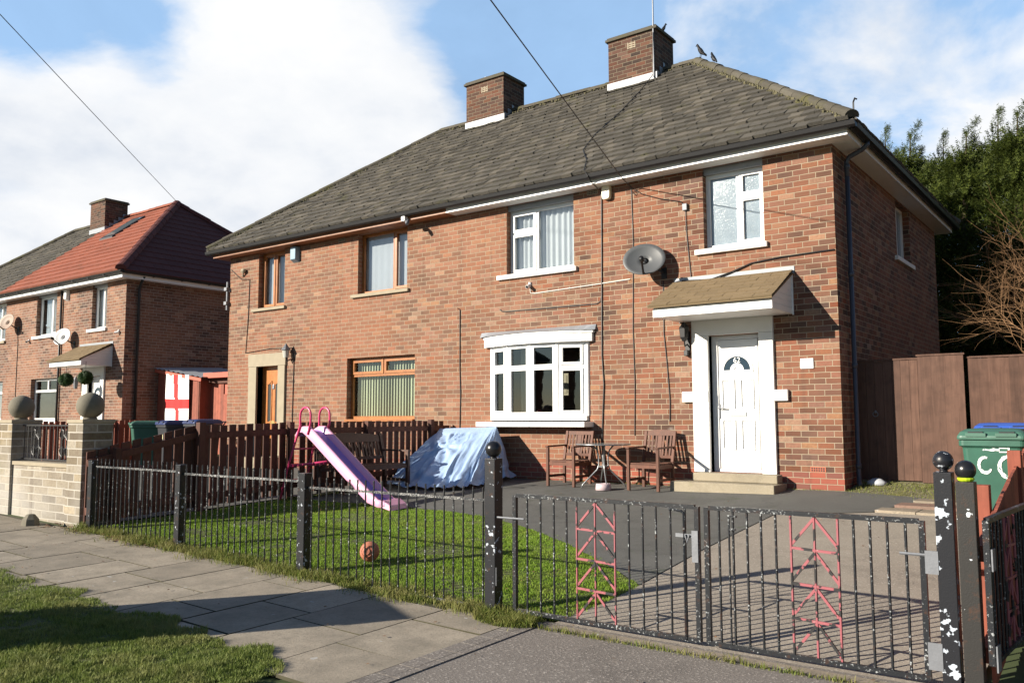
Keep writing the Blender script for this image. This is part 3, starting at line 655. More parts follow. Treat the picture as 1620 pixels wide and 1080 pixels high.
def chimney(parent, x0, x1, y0, y1, z0, z1, vent=True, pot=None):
    mb = MB(); mb.box(x0, x1, y0, y1, z0, z1); c = mb.build('chimney', M['brick_ch'], parent)
    m = MB(); m.box(x0-.05, x1+.05, y0-.05, y1+.05, z1, z1+.05); m.box(x0-.02, x1+.02, y0-.02, y1+.02, z1+.05, z1+.09); m.build('chimney_cap', M['ridge'], c)
    sl = (RZ-EZ)/(RY+EY); zb = EZ+sl*(y0+EY)
    m = MB(); m.add([(x0-.03, y0-.012, zb-.05), (x1+.03, y0-.012, zb-.05), (x1+.03, y0-.012, zb+.17), (x0-.03, y0-.012, zb+.17), (x0-.03, y0-.2, zb-.10), (x1+.03, y0-.2, zb-.10)], [(0, 1, 2, 3), (4, 5, 1, 0)])
    y = y0-.012
    while y < min(y1, RY):
        z = EZ+sl*(y+EY); y2 = min(y+.17, RY); m.quad((x1+.012, y, z-.1), (x1+.012, y2, z-.1), (x1+.012, y2, z+.22), (x1+.012, y, z+.22)); y += .17
    m.build('flashing', M['lead'], c)
    if vent:
        xm = (x0+x1)/2; m = MB()
        for i in range(3): m.box(xm-.1, xm+.1, y0-.006, y0+.02, z1-.27+i*.045, z1-.245+i*.045)
        for i in range(3): m.box(xm-.1+i*.09, xm-.08+i*.09, y0-.007, y0+.02, z1-.28, z1-.13)
        m.build('vent', M['sillstone'], c)
    return c
def canopy(parent, xa, xb, fasc=True):
    D = .88; zt, zf = 3.2, 2.72; o = MB(); o.box(xa+.06, xb-.02, -D+.03, -.002, 2.555, 2.575); o.box(xa+.03, xb, -D, -D+.03, 2.555, 2.69)
    o = o.build('canopy', M['white'], parent)
    m = MB(); V = Vector((0, D+.06, zt-zf+.02)).normalized(); L = math.hypot(D+.04, zt-zf)
    tiles(m, (xa-.03, -D-.06, zf), (1, 0, 0), V, .14, .33, lambda t: (0, xb-xa+.05), L, lift=.013, jit=.002, rag=.002)
    m.add([(xa-.03, -D-.06, zf-.015), (xb+.02, -D-.06, zf-.015), (xb+.02, -.002, zt-.02), (xa-.03, -.002, zt-.02), (xa-.03, -D-.06, zf-.03), (xb+.02, -D-.06, zf-.03), (xb+.02, -.002, zt-.05), (xa-.03, -.002, zt-.05)],
          [(0, 1, 2, 3), (4, 7, 6, 5), (0, 4, 5, 1), (1, 5, 6, 2), (3, 7, 4, 0)])
    m.build('canopy_roof', M['canopyfelt'], o)
    m = MB(); m.add([(xa-.02, -.012, zt-.05), (xb+.04, -.012, zt-.05), (xb+.04, -.012, zt+.07), (xa-.02, -.012, zt+.07), (xa-.02, -.12, zt-.045), (xb+.04, -.12, zt-.045)], [(0, 1, 2, 3), (4, 5, 1, 0)]); m.build('flashing', M['lead'], o)
    for side, xx in ((1, xb), (-1, xa+.06)):
        m = MB(); z = 2.56
        while z < 3.14:
            z2 = min(z+.085, 3.16); ya = -D*(zt-.03-z)/(zt-zf-.03); yb = -D*(zt-.03-z2)/(zt-zf-.03)
            ya, yb = max(ya, -D+.01), max(yb, -D+.01)
            m.add([(xx-.022, ya, z), (xx-.022, -.004, z), (xx-.022, -.004, z2), (xx-.022, yb, z2), (xx-.008, ya, z), (xx-.008, -.004, z), (xx-.001, -.004, z2-.006), (xx-.001, yb, z2-.006)], [(4, 5, 6, 7), (0, 4, 7, 3), (0, 1, 5, 4), (3, 7, 6, 2)])
            z = z2
        m.box(xx-.002, xx+.014, -.035, -.003, 2.54, 3.14); m.build('gable_cladding', M['white'], o)
    return o
def mirror_face(o): return o

# ---------------------------------------------------------------- main house
H = thing('semi_detached_house', 'large red brick semi detached pair with grey hipped roof, two chimneys and white door', 'house')
X0, X1, D, HT = -14.55, 0, 7.41, 5.0
wR = (-2.02, -1.04, 3.69, 5.0); wM = (-5.95, -4.465, 3.69, 5.0); o1 = (-9.97, -8.51, 3.69, 5.0); o2 = (-13.42, -12.44, 3.66, 5.0)
oG = (-10.27, -8.275, 1.03, 2.33); bay = (-6.31, -4.18, .98, 2.42); dR = (-1.98, -1.165, .2, 2.31); dL = (-13.36, -12.56, .2, 2.27)
mb = MB()
wallplane(mb, Tfront(0), X0, X1, -.1, HT, [wR, wM, o1, o2, oG, bay, dR, dL])
sw = (3.85, 4.95, 3.92, 4.98)
wallplane(mb, Tright(X1), 0, D, -.1, HT, [sw]); wallplane(mb, Tleft(X0), 0, D, -.1, HT, []); wallplane(mb, Tback(D), X0, X1, -.1, HT, [])
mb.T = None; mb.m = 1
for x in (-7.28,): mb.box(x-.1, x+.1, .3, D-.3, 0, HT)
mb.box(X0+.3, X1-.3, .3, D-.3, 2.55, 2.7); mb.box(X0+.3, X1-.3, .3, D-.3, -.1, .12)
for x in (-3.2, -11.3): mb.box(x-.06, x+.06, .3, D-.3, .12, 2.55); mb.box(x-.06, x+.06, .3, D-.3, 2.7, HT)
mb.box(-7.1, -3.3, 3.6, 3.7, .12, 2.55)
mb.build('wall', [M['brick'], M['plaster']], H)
ro, (RX0, RX1, RR0, RR1, RD) = roof(H, X0, X1, [(X0-1, X1+1, 0, .235, .20, .008)])
mb = MB(); capline(mb, (RR0, RY, RZ+.0), (RR1+.05, RY, RZ+.0), .10)
for (xa, ya, xe) in ((RX1, -EY, RR1), (RX0, -EY, RR0), (RX1, RD+EY, RR1), (RX0, RD+EY, RR0)):
    capline(mb, (xa-.05*(1 if xa > -7 else -1), ya+(.05 if ya < 0 else -.05), EZ+.05), (xe, RY, RZ+.0), .105)
mb.build('ridge_tiles', M['ridge'], ro)
mb = MB()
for _ in range(900):     # mortar crumbs and moss lumps along the hips and ridge
    e_ = random.random(); w_ = random.choice([0, 0, 1, 2])
    a, b = [(Vector((RX1, -EY, EZ)), Vector((RR1, RY, RZ))), (Vector((RR0, RY, RZ)), Vector((RR1, RY, RZ))), (Vector((RX0, -EY, EZ)), Vector((RR0, RY, RZ)))][w_]
    p = a.lerp(b, e_); off = random.uniform(.08, .2); p = p+(Vector((-off, 0, 0)) if w_ == 0 else Vector((0, -off, -off*.75)) if w_ == 1 else Vector((off, 0, 0)))
    mb.ball(p+Vector((0, 0, .03)), random.uniform(.012, .035), 5, 4)
for _ in range(150):
    s_, t_ = random.random(), random.random()**1.5; x = lerp(RX0, RX1, s_); y = lerp(-EY, RY, 1-t_*.9); z = EZ+(RZ-EZ)*(y+EY)/(RY+EY)
    if x < RX1-(y+EY)-.1 and x > RX0+(y+EY)+.1: mb.lathe((x, y, z+.02), [(.001, -.02), (.03*random.uniform(.5, 1.3), 0), (.001, .025)], 6)
mb.build('moss_lumps', rooftile('moss', (.07, .064, .04), (.12, .108, .06), ((.10, .098, .03), .55), .4), ro)
mb = MB(); mb.tube([(RX1-.03, -EY+.06, EZ+.1), (RX1-.03, -EY+.06, EZ+.24), (RX1+.0, -EY+.03, EZ+.28), (RX1+.03, -EY+.0, EZ+.25)], .012, 6); mb.build('hip_iron', M['iron'], ro)
CHR = chimney(H, -5.62, -4.47, 3.3, 4.15, 7.6, 9.29); CHL = chimney(H, -9.70, -8.54, 3.3, 4.15, 7.6, 9.29)
m = MB(); m.lathe((-9.3, 3.6, 9.375), [(.05, 0), (.05, .1), (.06, .11), (.06, .15), (.02, .17)], 10); m.build('flue_terminal', M['lead'], CHL)
# eaves: fascia, soffit, gutter
mb = MB(); mb.box(-7.2, .3, -.3, -.28, 5.0, 5.11); mb.box(.28, .3, -.28, D+.3, 5.0, 5.11); mb.box(-7.2, .3, D+.28, D+.3, 5.0, 5.11); mb.box(-7.2, .28, -.28, -.001, 5.002, 5.012); mb.box(.001, .28, -.001, D+.28, 5.002, 5.012); mb.build('fascia', M['white'], H)
mb = MB(); mb.box(X0-.3, -7.2, -.3, -.28, 5.0, 5.11); mb.box(X0-.3, X0-.28, -.28, D+.3, 5.0, 5.11); mb.box(X0-.3, -7.2, D+.28, D+.3, 5, 5.11); mb.box(X0-.28, -7.2, -.28, -.001, 5.002, 5.012); mb.box(X0-.28, X0-.001, -.001, D+.28, 5.002, 5.012); mb.build('fascia', M['brownboard'], H)
def gutter(parent, pts, r=.062, name='gutter'):
    mb = MB()
    for (p, q) in pts:
        p, q = Vector(p), Vector(q); d = (q-p).normalized(); s = d.cross(Vector((0, 0, 1))); vs = []
        prof = [(-1, .25), (-1.08, .12), (-1.0, -.1), (-.8, -.65), (-.3, -.98), (.3, -.98), (.8, -.65), (1.0, -.1), (1.08, .12), (1, .25), (.85, .1), (-.85, .1)]
        for c in (p, q): vs += [c+s*a*r+Vector((0, 0, b*r)) for a, b in prof]
        n = len(prof); mb.add(vs, [(i, (i+1) % n, n+(i+1) % n, n+i) for i in range(n)]+[tuple(range(n)), tuple(range(n, 2*n))])
        k = int((q-p).length/.9)
        for i in range(1, k if r < .06 else 0):
            c = p+(q-p)*i/k; mb.bar(c-d*.012+Vector((0, 0, -.01)), c+d*.012+Vector((0, 0, -.01)), r*2.2, r*1.99)
    return mb.build(name, M['black'], parent)
gutter(H, [((X0-.44, -.375, 5.135), (.44, -.375, 5.135)), ((.375, -.3, 5.135), (.375, D+.4, 5.135)), ((X0-.375, -.3, 5.135), (X0-.375, D+.4, 5.135))], .07)
mb = MB(); mb.box(X0-.42, .42, -.34, -.301, 5.12, 5.20); mb.box(.301, .34, -.3, D+.3, 5.12, 5.2); mb.build('eaves_felt', M['black'], H)
dp = MB(); dp.tube([(.375, .46, 5.08), (.375, .46, 5.03), (.30, .46, 4.97), (.12, .46, 4.90), (.075, .46, 4.84), (.075, .46, 4.6)], .036, 10); dp.tube([(.075, .46, 4.62), (.075, .46, .22), (.085, .42, .12), (.12, .34, .06)], .034, 10)
for z in (4.72, 3.1, 1.75, .3): dp.tube([(.075, .46, z), (.075, .46, z+.07)], .043, 10)
dp.build('downpipe', M['greypipe'], H, True)
# windows
TF = Tfront(0)
window(H, TF, wR, [(0, .56, 0, 1, 0), (.56, 1, 0, .66, 1), (.56, 1, .66, 1, 1)], M['white'], M['frost'], sill=(.14, .05, .085), sillm=M['whitestone'], lintel=.1)
window(H, TF, wM, [(0, .40, 0, .66, 1), (0, .40, .66, 1, 1), (.40, 1, 0, 1, 0)], M['white'], M['glass'], sill=(.2, .07, .085), sillm=M['whitestone'], lintel=.1, cover=pleats())
window(H, TF, o1, [(0, .68, 0, 1, 0), (.68, 1, 0, 1, 1)], M['orangewood'], M['glass'], sill=(.17, .07, .07), sillm=M['sillstone'], cover=pleats(mat='blind', amp=.0025, wl=.16))
window(H, TF, o2, [(0, .5, 0, 1, 1), (.5, 1, 0, 1, 1)], M['orangewood'], M['glass'], sill=(.2, .07, .07), sillm=M['sillstone'], cover=pleats(mat='blind', amp=.0025, wl=.16))
window(H, TF, oG, [(0, .5, .74, 1, 1), (.5, 1, .74, 1, 1), (0, 1, 0, .74, 0)], M['orangewood'], M['glass'], sill=(.0, .0, .05), sillm=M['orangewood'], cover=vertical_blind)
window(H, Tright(0), sw, [(0, .5, 0, .62, 0), (0, .5, .62, 1, 1), (.5, 1, 0, 1, 0)], M['white'], M['frost'], sill=(.2, .1, .08), sillm=M['whitestone'], recess=.12)
# bow window
bp = [(-6.28, -.03), (-5.79, -.19), (-5.26, -.245), (-4.72, -.19), (-4.21, -.03)]
bw = MB(); z0, z1 = 1.075, 2.35
panes = []
for i, (a, b) in enumerate(bp):
    bw.lathe((a, b+.03, z0), [(.045, 0), (.045, z1-z0)], 8)
for i in range(4):
    a, b = Vector((*bp[i], 0)), Vector((*bp[i+1], 0)); d = (b-a); L = d.length; u = d/L; nn = Vector((u.y, -u.x, 0)); op = i in (0, 3)
    def fp(s, dd, z, a=a, u=u, nn=nn): return a+u*s-nn*dd+Vector((0, 0, z))
    def fbox(s0, s1, d0, d1, za, zb): bw.add([fp(s, dd, z) for z in (za, zb) for (s, dd) in ((s0, d0), (s1, d0), (s1, d1), (s0, d1))], [(0, 3, 2, 1), (4, 5, 6, 7), (0, 1, 5, 4), (1, 2, 6, 5), (2, 3, 7, 6), (3, 0, 4, 7)])
    tz = 1.93
    fbox(.03, L-.03, 0, .06, z0, z0+.05); fbox(.03, L-.03, 0, .06, z1-.05, z1); fbox(.03, L-.03, .002, .058, tz-.03, tz+.03)
    fbox(.03, .065, .001, .059, z0+.05, z1-.05); fbox(L-.065, L-.03, .001, .059, z0+.05, z1-.05)
    for (za, zb) in ((z0+.05, tz-.03), (tz+.03, z1-.05)):
        s0, s1 = .065, L-.065
        f = .045 if op else .018; dd = -.014 if op else -.003
        fbox(s0, s0+f, dd, .045, za, zb); fbox(s1-f, s1, dd, .045, za, zb); fbox(s0+f, s1-f, dd, .045, za, za+f); fbox(s0+f, s1-f, dd, .045, zb-f, zb)
        panes.append([fp(s0+f-.004, .03, za+f-.004), fp(s1-f+.004, .03, za+f-.004), fp(s1-f+.004, .03, zb-f+.004), fp(s0+f-.004, .03, zb-f+.004)])
bwo = bw.build('bow_window', M['white'], H)
for q in panes: m = MB(); m.quad(*q); m.build('pane', M['glass'], bwo)
def bowpoly(off, ex): return [(bp[0][0]-ex, .1)]+[(bp[0][0]-ex, -.02)]+[(a+(ex*(.6 if a > -5.2 else -.6) if abs(a+5.25) > .8 else 0), b-off) for a, b in bp]+[(bp[-1][0]+ex, -.02), (bp[-1][0]+ex, .1)]
fz = lambda a, b, z: (a, b, z)
m = MB(); m.prism(bowpoly(.03, .01), fz, 1.0, 1.074); m.build('bow_base', M['white'], bwo)
def curve_head(e0, e1, off, n=14):
    P = []
    for i in range(n+1): t = i/n; x = lerp(e0, e1, t); P.append((x, -.06-off*math.sin(math.pi*t)**.8))
    return [(e0, .05)]+P+[(e1, .05)]
m = MB(); m.prism(curve_head(-6.44, -4.08, .27), fz, 2.352, 2.50); m.prism(curve_head(-6.46, -4.06, .285), fz, 2.50, 2.545)
m.build('window_head', M['white'], bwo)
m = MB(); P = curve_head(-6.54, -4.02, .30); n = len(P)
m.add([(a, b, 2.546) for a, b in P]+[(a, -.012 if b < .04 else .05, 2.64) for a, b in P], [(i, (i+1) % n, n+(i+1) % n, n+i) for i in range(n)]); m.build('flashing', M['lead'], bwo)
m = MB(); m.box(-6.45, -5.24, -.30, .10, .885, .975); m.box(-5.235, -4.10, -.30, .10, .885, .975); m.build('sill', M['whitestone'], bwo, bevel=.008)
def hang(name, x0, x1, y, z0, z1, mat, amp=.02, wl=.09):
    n = int((x1-x0)/.012)+2; m = MB(); vs = []
    for i in range(n): x = lerp(x0, x1, i/(n-1)); yy = y+amp*math.sin(x*6.28/wl); vs += [(x, yy, z0), (x, yy, z1)]
    m.add(vs, [(2*i, 2*i+2, 2*i+3, 2*i+1) for i in range(n-1)]); m.build(name, mat, bwo, True)
hang('curtain', -5.72, -5.50, .12, .98, 2.4, plain('cream_curtain', (.62, .60, .50), .9, .05, 3, 0)); hang('curtain', -4.36, -4.22, .16, .98, 2.4, M['curtain'])
m = MB(); m.box(-5.05, -4.93, .5, .52, 1.45, 1.85); m.box(-5.02, -4.96, .49, .5, 1.49, 1.81); m.build('picture_frame', M['sillstone'], bwo)
# right-hand door, surround, canopy, steps
m = MB(); m.box(-2.25, -1.98, -.05, .16, .2, 2.31); m.box(-1.165, -.945, -.05, .16, .2, 2.31); m.box(-2.25, -.945, -.05, .16, 2.312, 2.555); m.box(-2.43, -1.982, -.062, -.001, 1.28, 1.445); m.box(-1.163, -.745, -.062, -.001, 1.28, 1.445)
m.build('door_surround', M['whitestone'], H, bevel=.008)
def upvc_door(x0, x1, z0, z1, y, parent):
    m = MB(); f = .065; m.box(x0, x0+f, y, y+.07, z0, z1); m.box(x1-f, x1, y, y+.07, z0, z1); m.box(x0+f, x1-f, y, y+.07, z1-f, z1); m.box(x0+f, x1-f, y, y+.07, z0, z0+.05)
    a, b = x0+f+.004, x1-f-.004; m.box(a, b, y+.012, y+.055, z0+.054, z1-f-.004)
    w = b-a; xm = (a+b)/2
    def panel(xa, xb, za, zb):
        s = .018
        m.box(xa, xa+s, y-.010, y+.013, za, zb); m.box(xb-s, xb, y-.010, y+.013, za, zb); m.box(xa+s, xb-s, y-.010, y+.013, za, za+s); m.box(xa+s, xb-s, y-.010, y+.013, zb-s, zb)
        m.box(xa+.045, xb-.045, y+.006, y+.013, za+.045, zb-.045)
    for (xa, xb) in ((a+.08, xm-.045), (xm+.045, b-.08)):
        panel(xa, xb, z0+.34, z0+.80); panel(xa, xb, z0+.97, z0+1.42)
    m.box(a, a+.03, y-.012, y+.013, z0+.054, z1-f-.004); m.box(b-.03, b, y-.012, y+.013, z0+.054, z1-f-.004); m.box(a+.03, b-.03, y+.002, y+.013, z1-f-.04, z1-f-.004)
    d = m.build('door', M['white'], parent, bevel=.004)
    def arc(r0, r1, k=14): return [(r0*math.cos(math.pi*i/k), r0*math.sin(math.pi*i/k)) for i in range(k+1)]+[(r1*math.cos(math.pi*i/k), r1*math.sin(math.pi*i/k)) for i in range(k, -1, -1)]
    zc = z0+1.56; ms = MB()
    ms.prism(arc(.255, .215), lambda p, q, dd: (xm+p, dd, zc+q), y-.004, y+.013); ms.box(xm-.255, xm+.255, y-.004, y+.013, zc-.035, zc)
    ms.prism(arc(.11, .05), lambda p, q, dd: (xm+p, dd, zc+q), y-.003, y+.013); ms.build('fanlight_frame', M['white'], d)
    g_ = MB(); g_.prism(arc(.217, .108), lambda p, q, dd: (xm+p, dd, zc+q), y+.004, y+.0125); g_.build('fanlight', plain('dark_fanlight_glass', (.03, .05, .07), .08, .2, 12, 0), d)
    l = MB(); l.box(xm-.13, xm+.13, y-.004, y+.013, z0+.85, z0+.915); l.box(xm-.115, xm+.115, y-.008, y-.003, z0+.862, z0+.903); l.build('letterbox', M['dishl'], d, bevel=.003)
    h = MB(); h.box(a+.012, a+.045, y-.008, y+.013, z0+.82, z0+1.05); h.tube([(a+.03, y, z0+.98), (a+.03, y-.045, z0+.98), (a+.15, y-.05, z0+.975)], .009, 6); h.build('handle', M['galv'], d)
    return d, xm, zc
door, xm, zc = upvc_door(-1.98, -1.165, .205, 2.308, .1, H)
def text(s, size, loc, mat, parent, name, ext=.002, rot=(math.pi/2, 0, 0)):
    cu = bpy.data.curves.new('t', 'FONT'); cu.body = s; cu.size = size; cu.extrude = ext; cu.align_x = 'CENTER'
    o = bpy.data.objects.new('t', cu); COL.objects.link(o); bpy.context.view_layer.update()
    me = bpy.data.meshes.new_from_object(o.evaluated_get(bpy.context.evaluated_depsgraph_get())); bpy.data.objects.remove(o); bpy.data.curves.remove(cu)
    me.materials.clear(); me.materials.append(mat); q = bpy.data.objects.new(name, me); COL.objects.link(q); q.location = loc; q.rotation_euler = rot; q.parent = parent; return q
text('62', .115, (xm, .1, zc+.118), M['white'], door, 'door_number')
canopy(H, -2.52, -.643)
m = MB(); m.box(-2.18, -.86, -.28, -.052, 0.08, .203); m.build('step', M['concrete'], H, bevel=.012)
m = MB(); m.box(-2.42, -.81, -.56, -.004, -.1, .078); m.build('step', M['concrete'], H, bevel=.012)
# left-hand oak door
m = MB(); m.box(-13.66, -13.36, -.05, .2, .2, 2.27); m.box(-12.56, -12.31, -.05, .2, .2, 2.27); m.box(-13.68, -12.29, -.05, .2, 2.272, 2.57); m.build('door_surround', M['sillstone'], H, bevel=.008)
m = MB(); y = .14; x0, x1, z0, z1 = -13.36, -12.56, .2, 2.268
m.box(x0, x0+.06, y, y+.07, z0, z1); m.box(x1-.06, x1, y, y+.07, z0, z1); m.box(x0+.06, x1-.06, y, y+.07, z1-.06, z1); m.box(x0+.064, x1-.064, y+.015, y+.06, z0, z1-.064)
for xa, sg in ((-13.17, 1), (-12.89, -1)):
    m.box(xa-.005, xa+.02, y+.002, y+.016, z0+.75, z1-.42); m.box(xa+.14, xa+.165, y+.002, y+.016, z0+.75, z1-.34); m.box(xa+.02, xa+.14, y+.002, y+.016, z0+.75, z0+.78)
    m.bar((xa, y+.009, z1-.42), (xa+.16, y+.009, z1-.34), .014, .028)
do = m.build('door', M['orangewood'], H)
m = MB()
for xa in (-13.17, -12.89): m.box(xa+.022, xa+.138, y+.010, y+.0149, z0+.782, z1-.41)
m.build('door_glass', plain('dark_leaded_glass', (.05, .05, .05), .1, .4, 40, 0), do)
m = MB(); m.box(-13.07, -12.87, y+.004, y+.016, .93, 1.0); m.build('letterbox', M['brass'], do); m = MB(); m.lathe((-12.955, y+.005, 1.78), [(.01, -.05), (.035, -.02), (.03, .05), (.01, .08)], 8, 1, .4); m.build('knocker', M['lead'], do)
m = MB(); m.box(-13.7, -12.2, -.7, -.055, -.05, .19); m.build('step', M['concrete'], H)
# air bricks
def airbrick(x, z, mat):
    m = MB(); m.box(x-.11, x+.11, -.006, .02, z-.037, z+.037); a = m.build('air_brick', mat, H)
    m = MB()
    for i in range(6):
        for j in range(2): m.box(x-.095+i*.033, x-.075+i*.033, -.009, -.004, z-.026+j*.03, z-.006+j*.03)
    m.build('vent_holes', M['vdark'], a)
airbrick(-.36, .293, M['air']); airbrick(-4.07, 4.95, M['sillstone']); airbrick(-10.5, 4.95, M['sillstone'])

# ---------------------------------------------------------------- neighbour house on the left
LH = thing('semi_detached_house', 'brick house at far left with half its roof in new red tiles', 'house')
A1 = -19.45; A0 = A1-14.5
q1 = (-21.35, -20.5, 3.69, 5.0); q2 = (-24.88, -23.55, 3.69, 5.0); q3 = (-28.7, -27.1, 3.69, 5.0); q4 = (-25.05, -23.25, 1.03, 2.33); q5 = (-29.2, -27.1, 1.03, 2.33); q6 = (-21.37, -20.62, .2, 2.3)
mb = MB(); wallplane(mb, TF, A0, A1, -.1, HT, [q1, q2, q3, q4, q5, q6]); wallplane(mb, Tright(A1), 0, D, -.1, HT, []); wallplane(mb, Tleft(A0), 0, D, -.1, HT, []); wallplane(mb, Tback(D), A0, A1, -.1, HT, [])
mb.T = None; mb.m = 1; mb.box(A0+.3, A1-.3, .3, D-.3, 2.55, 2.7); mb.box(A0+.3, A1-.3, .3, D-.3, -.1, .12); mb.build('wall', [M['brick_l'], M['plaster']], LH)
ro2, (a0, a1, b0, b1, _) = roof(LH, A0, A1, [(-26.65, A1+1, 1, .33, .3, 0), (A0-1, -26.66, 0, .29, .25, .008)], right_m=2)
mb = MB(); capline(mb, (-26.6, RY, RZ), (b1+.05, RY, RZ), .11, .42); mb.m = 1; capline(mb, (a1-.05, -EY+.05, EZ+.04), (b1, RY, RZ), .15, .42); capline(mb, (a1-.05, 2*RY+EY-.05, EZ+.04), (b1, RY, RZ), .13, .42)
mb.m = 2; capline(mb, (b0, RY, RZ), (-26.6, RY, RZ), .12); capline(mb, (a0+.05, -EY+.05, EZ+.04), (b0, RY, RZ), .13); mb.build('ridge_tiles', [M['redroof'], M['redroof_shade'], M['ridge']], ro2)
chimney(LH, -27.55, -26.5, 2.9, 3.75, 7.6, 9.0, vent=False)
sl = (RZ-EZ)/(RY+EY); zz = lambda y: EZ+sl*(y+EY)
m = MB(); m.add([(-25.05, 2.0, zz(2)+.09), (-24.2, 2.0, zz(2)+.09), (-24.2, 3.15, zz(3.15)+.09), (-25.05, 3.15, zz(3.15)+.09), (-25.05, 2.0, zz(2)), (-24.2, 2.0, zz(2)), (-24.2, 3.15, zz(3.15)), (-25.05, 3.15, zz(3.15))], [(0, 1, 2, 3), (0, 4, 5, 1), (1, 5, 6, 2), (2, 6, 7, 3), (3, 7, 4, 0)])
so = m.build('skylight', M['black'], ro2); m = MB(); m.quad((-24.97, 2.1, zz(2.1)+.097), (-24.28, 2.1, zz(2.1)+.097), (-24.28, 3.05, zz(3.05)+.097), (-24.97, 3.05, zz(3.05)+.097)); 
m.build('skylight_pane', plain('skylight_glass', (.10, .13, .15), .06, .2, 3, 0, spec=.9), ro2)
mb = MB(); mb.box(A0-.3, A1+.3, -.3, -.28, 4.99, 5.13); mb.box(A1+.28, A1+.3, -.28, D+.3, 4.99, 5.13); mb.box(A0-.3, A1+.28, -.28, -.001, 5.002, 5.012); mb.box(A1+.001, A1+.28, -.001, D+.28, 5.002, 5.012); mb.build('fascia', M['white'], LH)
gutter(LH, [((A0-.4, -.375, 5.15), (A1+.42, -.375, 5.15)), ((A1+.375, -.3, 5.15), (A1+.375, D+.4, 5.15))], .055)
dp = MB(); dp.tube([(A1+.3, .35, 5.08), (A1+.1, .35, 4.85), (A1+.07, .35, 4.7), (A1+.07, .35, .1)], .038, 8); dp.build('downpipe', M['black'], LH, True); dp = MB(); dp.tube([(-23.15, -.05, 5.0), (-23.15, -.05, .1)], .035, 8); dp.build('downpipe', M['black'], LH, True)
window(LH, TF, q1, [(0, .55, 0, 1, 0), (.55, 1, 0, 1, 0)], M['white'], M['glass'], sill=(.18, .06, .09), sillm=M['whitestone'], cover=pleats(.0, 1, mat='curtain'), lintel=.06)
window(LH, TF, q2, [(0, .62, 0, 1, 0), (.62, 1, 0, 1, 1)], M['white'], M['glass'], sill=(.18, .06, .09), sillm=M['whitestone'], cover=pleats(.12, 1, mat='curtain'), lintel=.06)
window(LH, TF, q3, [(0, .62, 0, 1, 0), (.62, 1, 0, 1, 1)], M['white'], M['glass'], sill=(.18, .06, .09), sillm=M['sillstone'], cover=pleats(mat='curtain'))
window(LH, TF, q4, [(0, .5, .72, 1, 0), (.5, 1, .72, 1, 0), (0, 1, 0, .72, 0)], M['white'], M['glass'], sill=(.2, .06, .1), sillm=M['whitestone'], cover=slat_blind)
window(LH, TF, q5, [(0, .5, .72, 1, 0), (.5, 1, .72, 1, 0), (0, 1, 0, .72, 0)], M['white'], M['glass'], sill=(.2, .06, .1), sillm=M['whitestone'], cover=pleats(.4, 1))
m = MB(); m.box(-21.65, -21.37, -.05, .16, .2, 2.3); m.box(-20.62, -20.42, -.05, .16, .2, 2.3); m.box(-21.65, -20.42, -.05, .16, 2.302, 2.56); m.build('door_surround', M['whitestone'], LH)
upvc_door(-21.37, -20.62, .205, 2.298, .1, LH); canopy(LH, -21.95, -20.08)
m = MB(); m.box(-21.8, -20.3, -.5, -.055, -.05, .19); m.build('step', M['concrete'], LH)

# ---------------------------------------------------------------- things on the walls and roofs
def dish(name, label, c, sc, mat, ax=(-.35, -.85, .42), wallpt=None):
    t = thing(name, label, 'satellite dish', c, 0)
    A = Vector(ax).normalized(); Rr = A.cross(Vector((0, 0, 1))).normalized(); Up = Rr.cross(A).normalized()
    m = MB(); vs = [A*-.075*sc]; nr, na = 5, 28
    for i in range(1, nr+1):
        q = i/nr
        for j in range(na): th = 2*math.pi*j/na; vs.append((Rr*math.cos(th)*.345*q+Up*math.sin(th)*.285*q)*sc+A*(-.075+.075*q*q)*sc)
    fs = [(0, 1+j, 1+(j+1) % na) for j in range(na)]+[(1+(i-1)*na+j, 1+(i-1)*na+(j+1) % na, 1+i*na+(j+1) % na, 1+i*na+j) for i in range(1, nr) for j in range(na)]
    m.add(vs, fs); d = m.build('reflector', mat, t, True); sm = d.modifiers.new('thick', 'SOLIDIFY'); sm.thickness = .012
    m = MB(); b0 = -Up*.27*sc+A*.0; f = A*.34*sc-Up*.20*sc-Rr*.02
    m.tube([b0-A*.1*sc+Up*.1*sc, b0, f], .018*sc, 6); m.build('feed_arm', M['black'], t)
    m = MB(); m.tube([f+A*.03, f-A*.05*sc, f-A*.09*sc+Up*.02], [.04*sc, .04*sc, .028*sc], 10); m.build('receiver', M['black'], t, True)
    w = Vector(wallpt)-Vector(c); m = MB(); m.tube([-A*.06*sc, -A*.14*sc+Vector((0, 0, -.03)), w+Vector((0, -.06, .02)), w], .018, 8); m.bar(w+Vector((0, -.012, -.09)), w+Vector((0, -.012, .09)), .09, .02, (0, 1, 0)); m.build('wall_bracket', M['black'], t)
    return t
dish('satellite_dish', 'dark grey satellite dish on the wall between the upper white windows', (-2.93, -.30, 3.60), 1.0, M['dish'], (.30, -.88, .34), (-2.72, 0, 3.38))
dish('satellite_dish', 'pale grey satellite dish beside the porch canopy of the house at left', (-22.5, -.3, 3.53), .95, M['dishl'], (.25, -.9, .3), (-22.3, 0, 3.3))
dish('satellite_dish', 'rust stained satellite dish nearest the left edge of the photo', (-26.35, -.3, 4.25), 1.0, M['dishb'], (.2, -.9, .3), (-26.1, 0, 4.0))
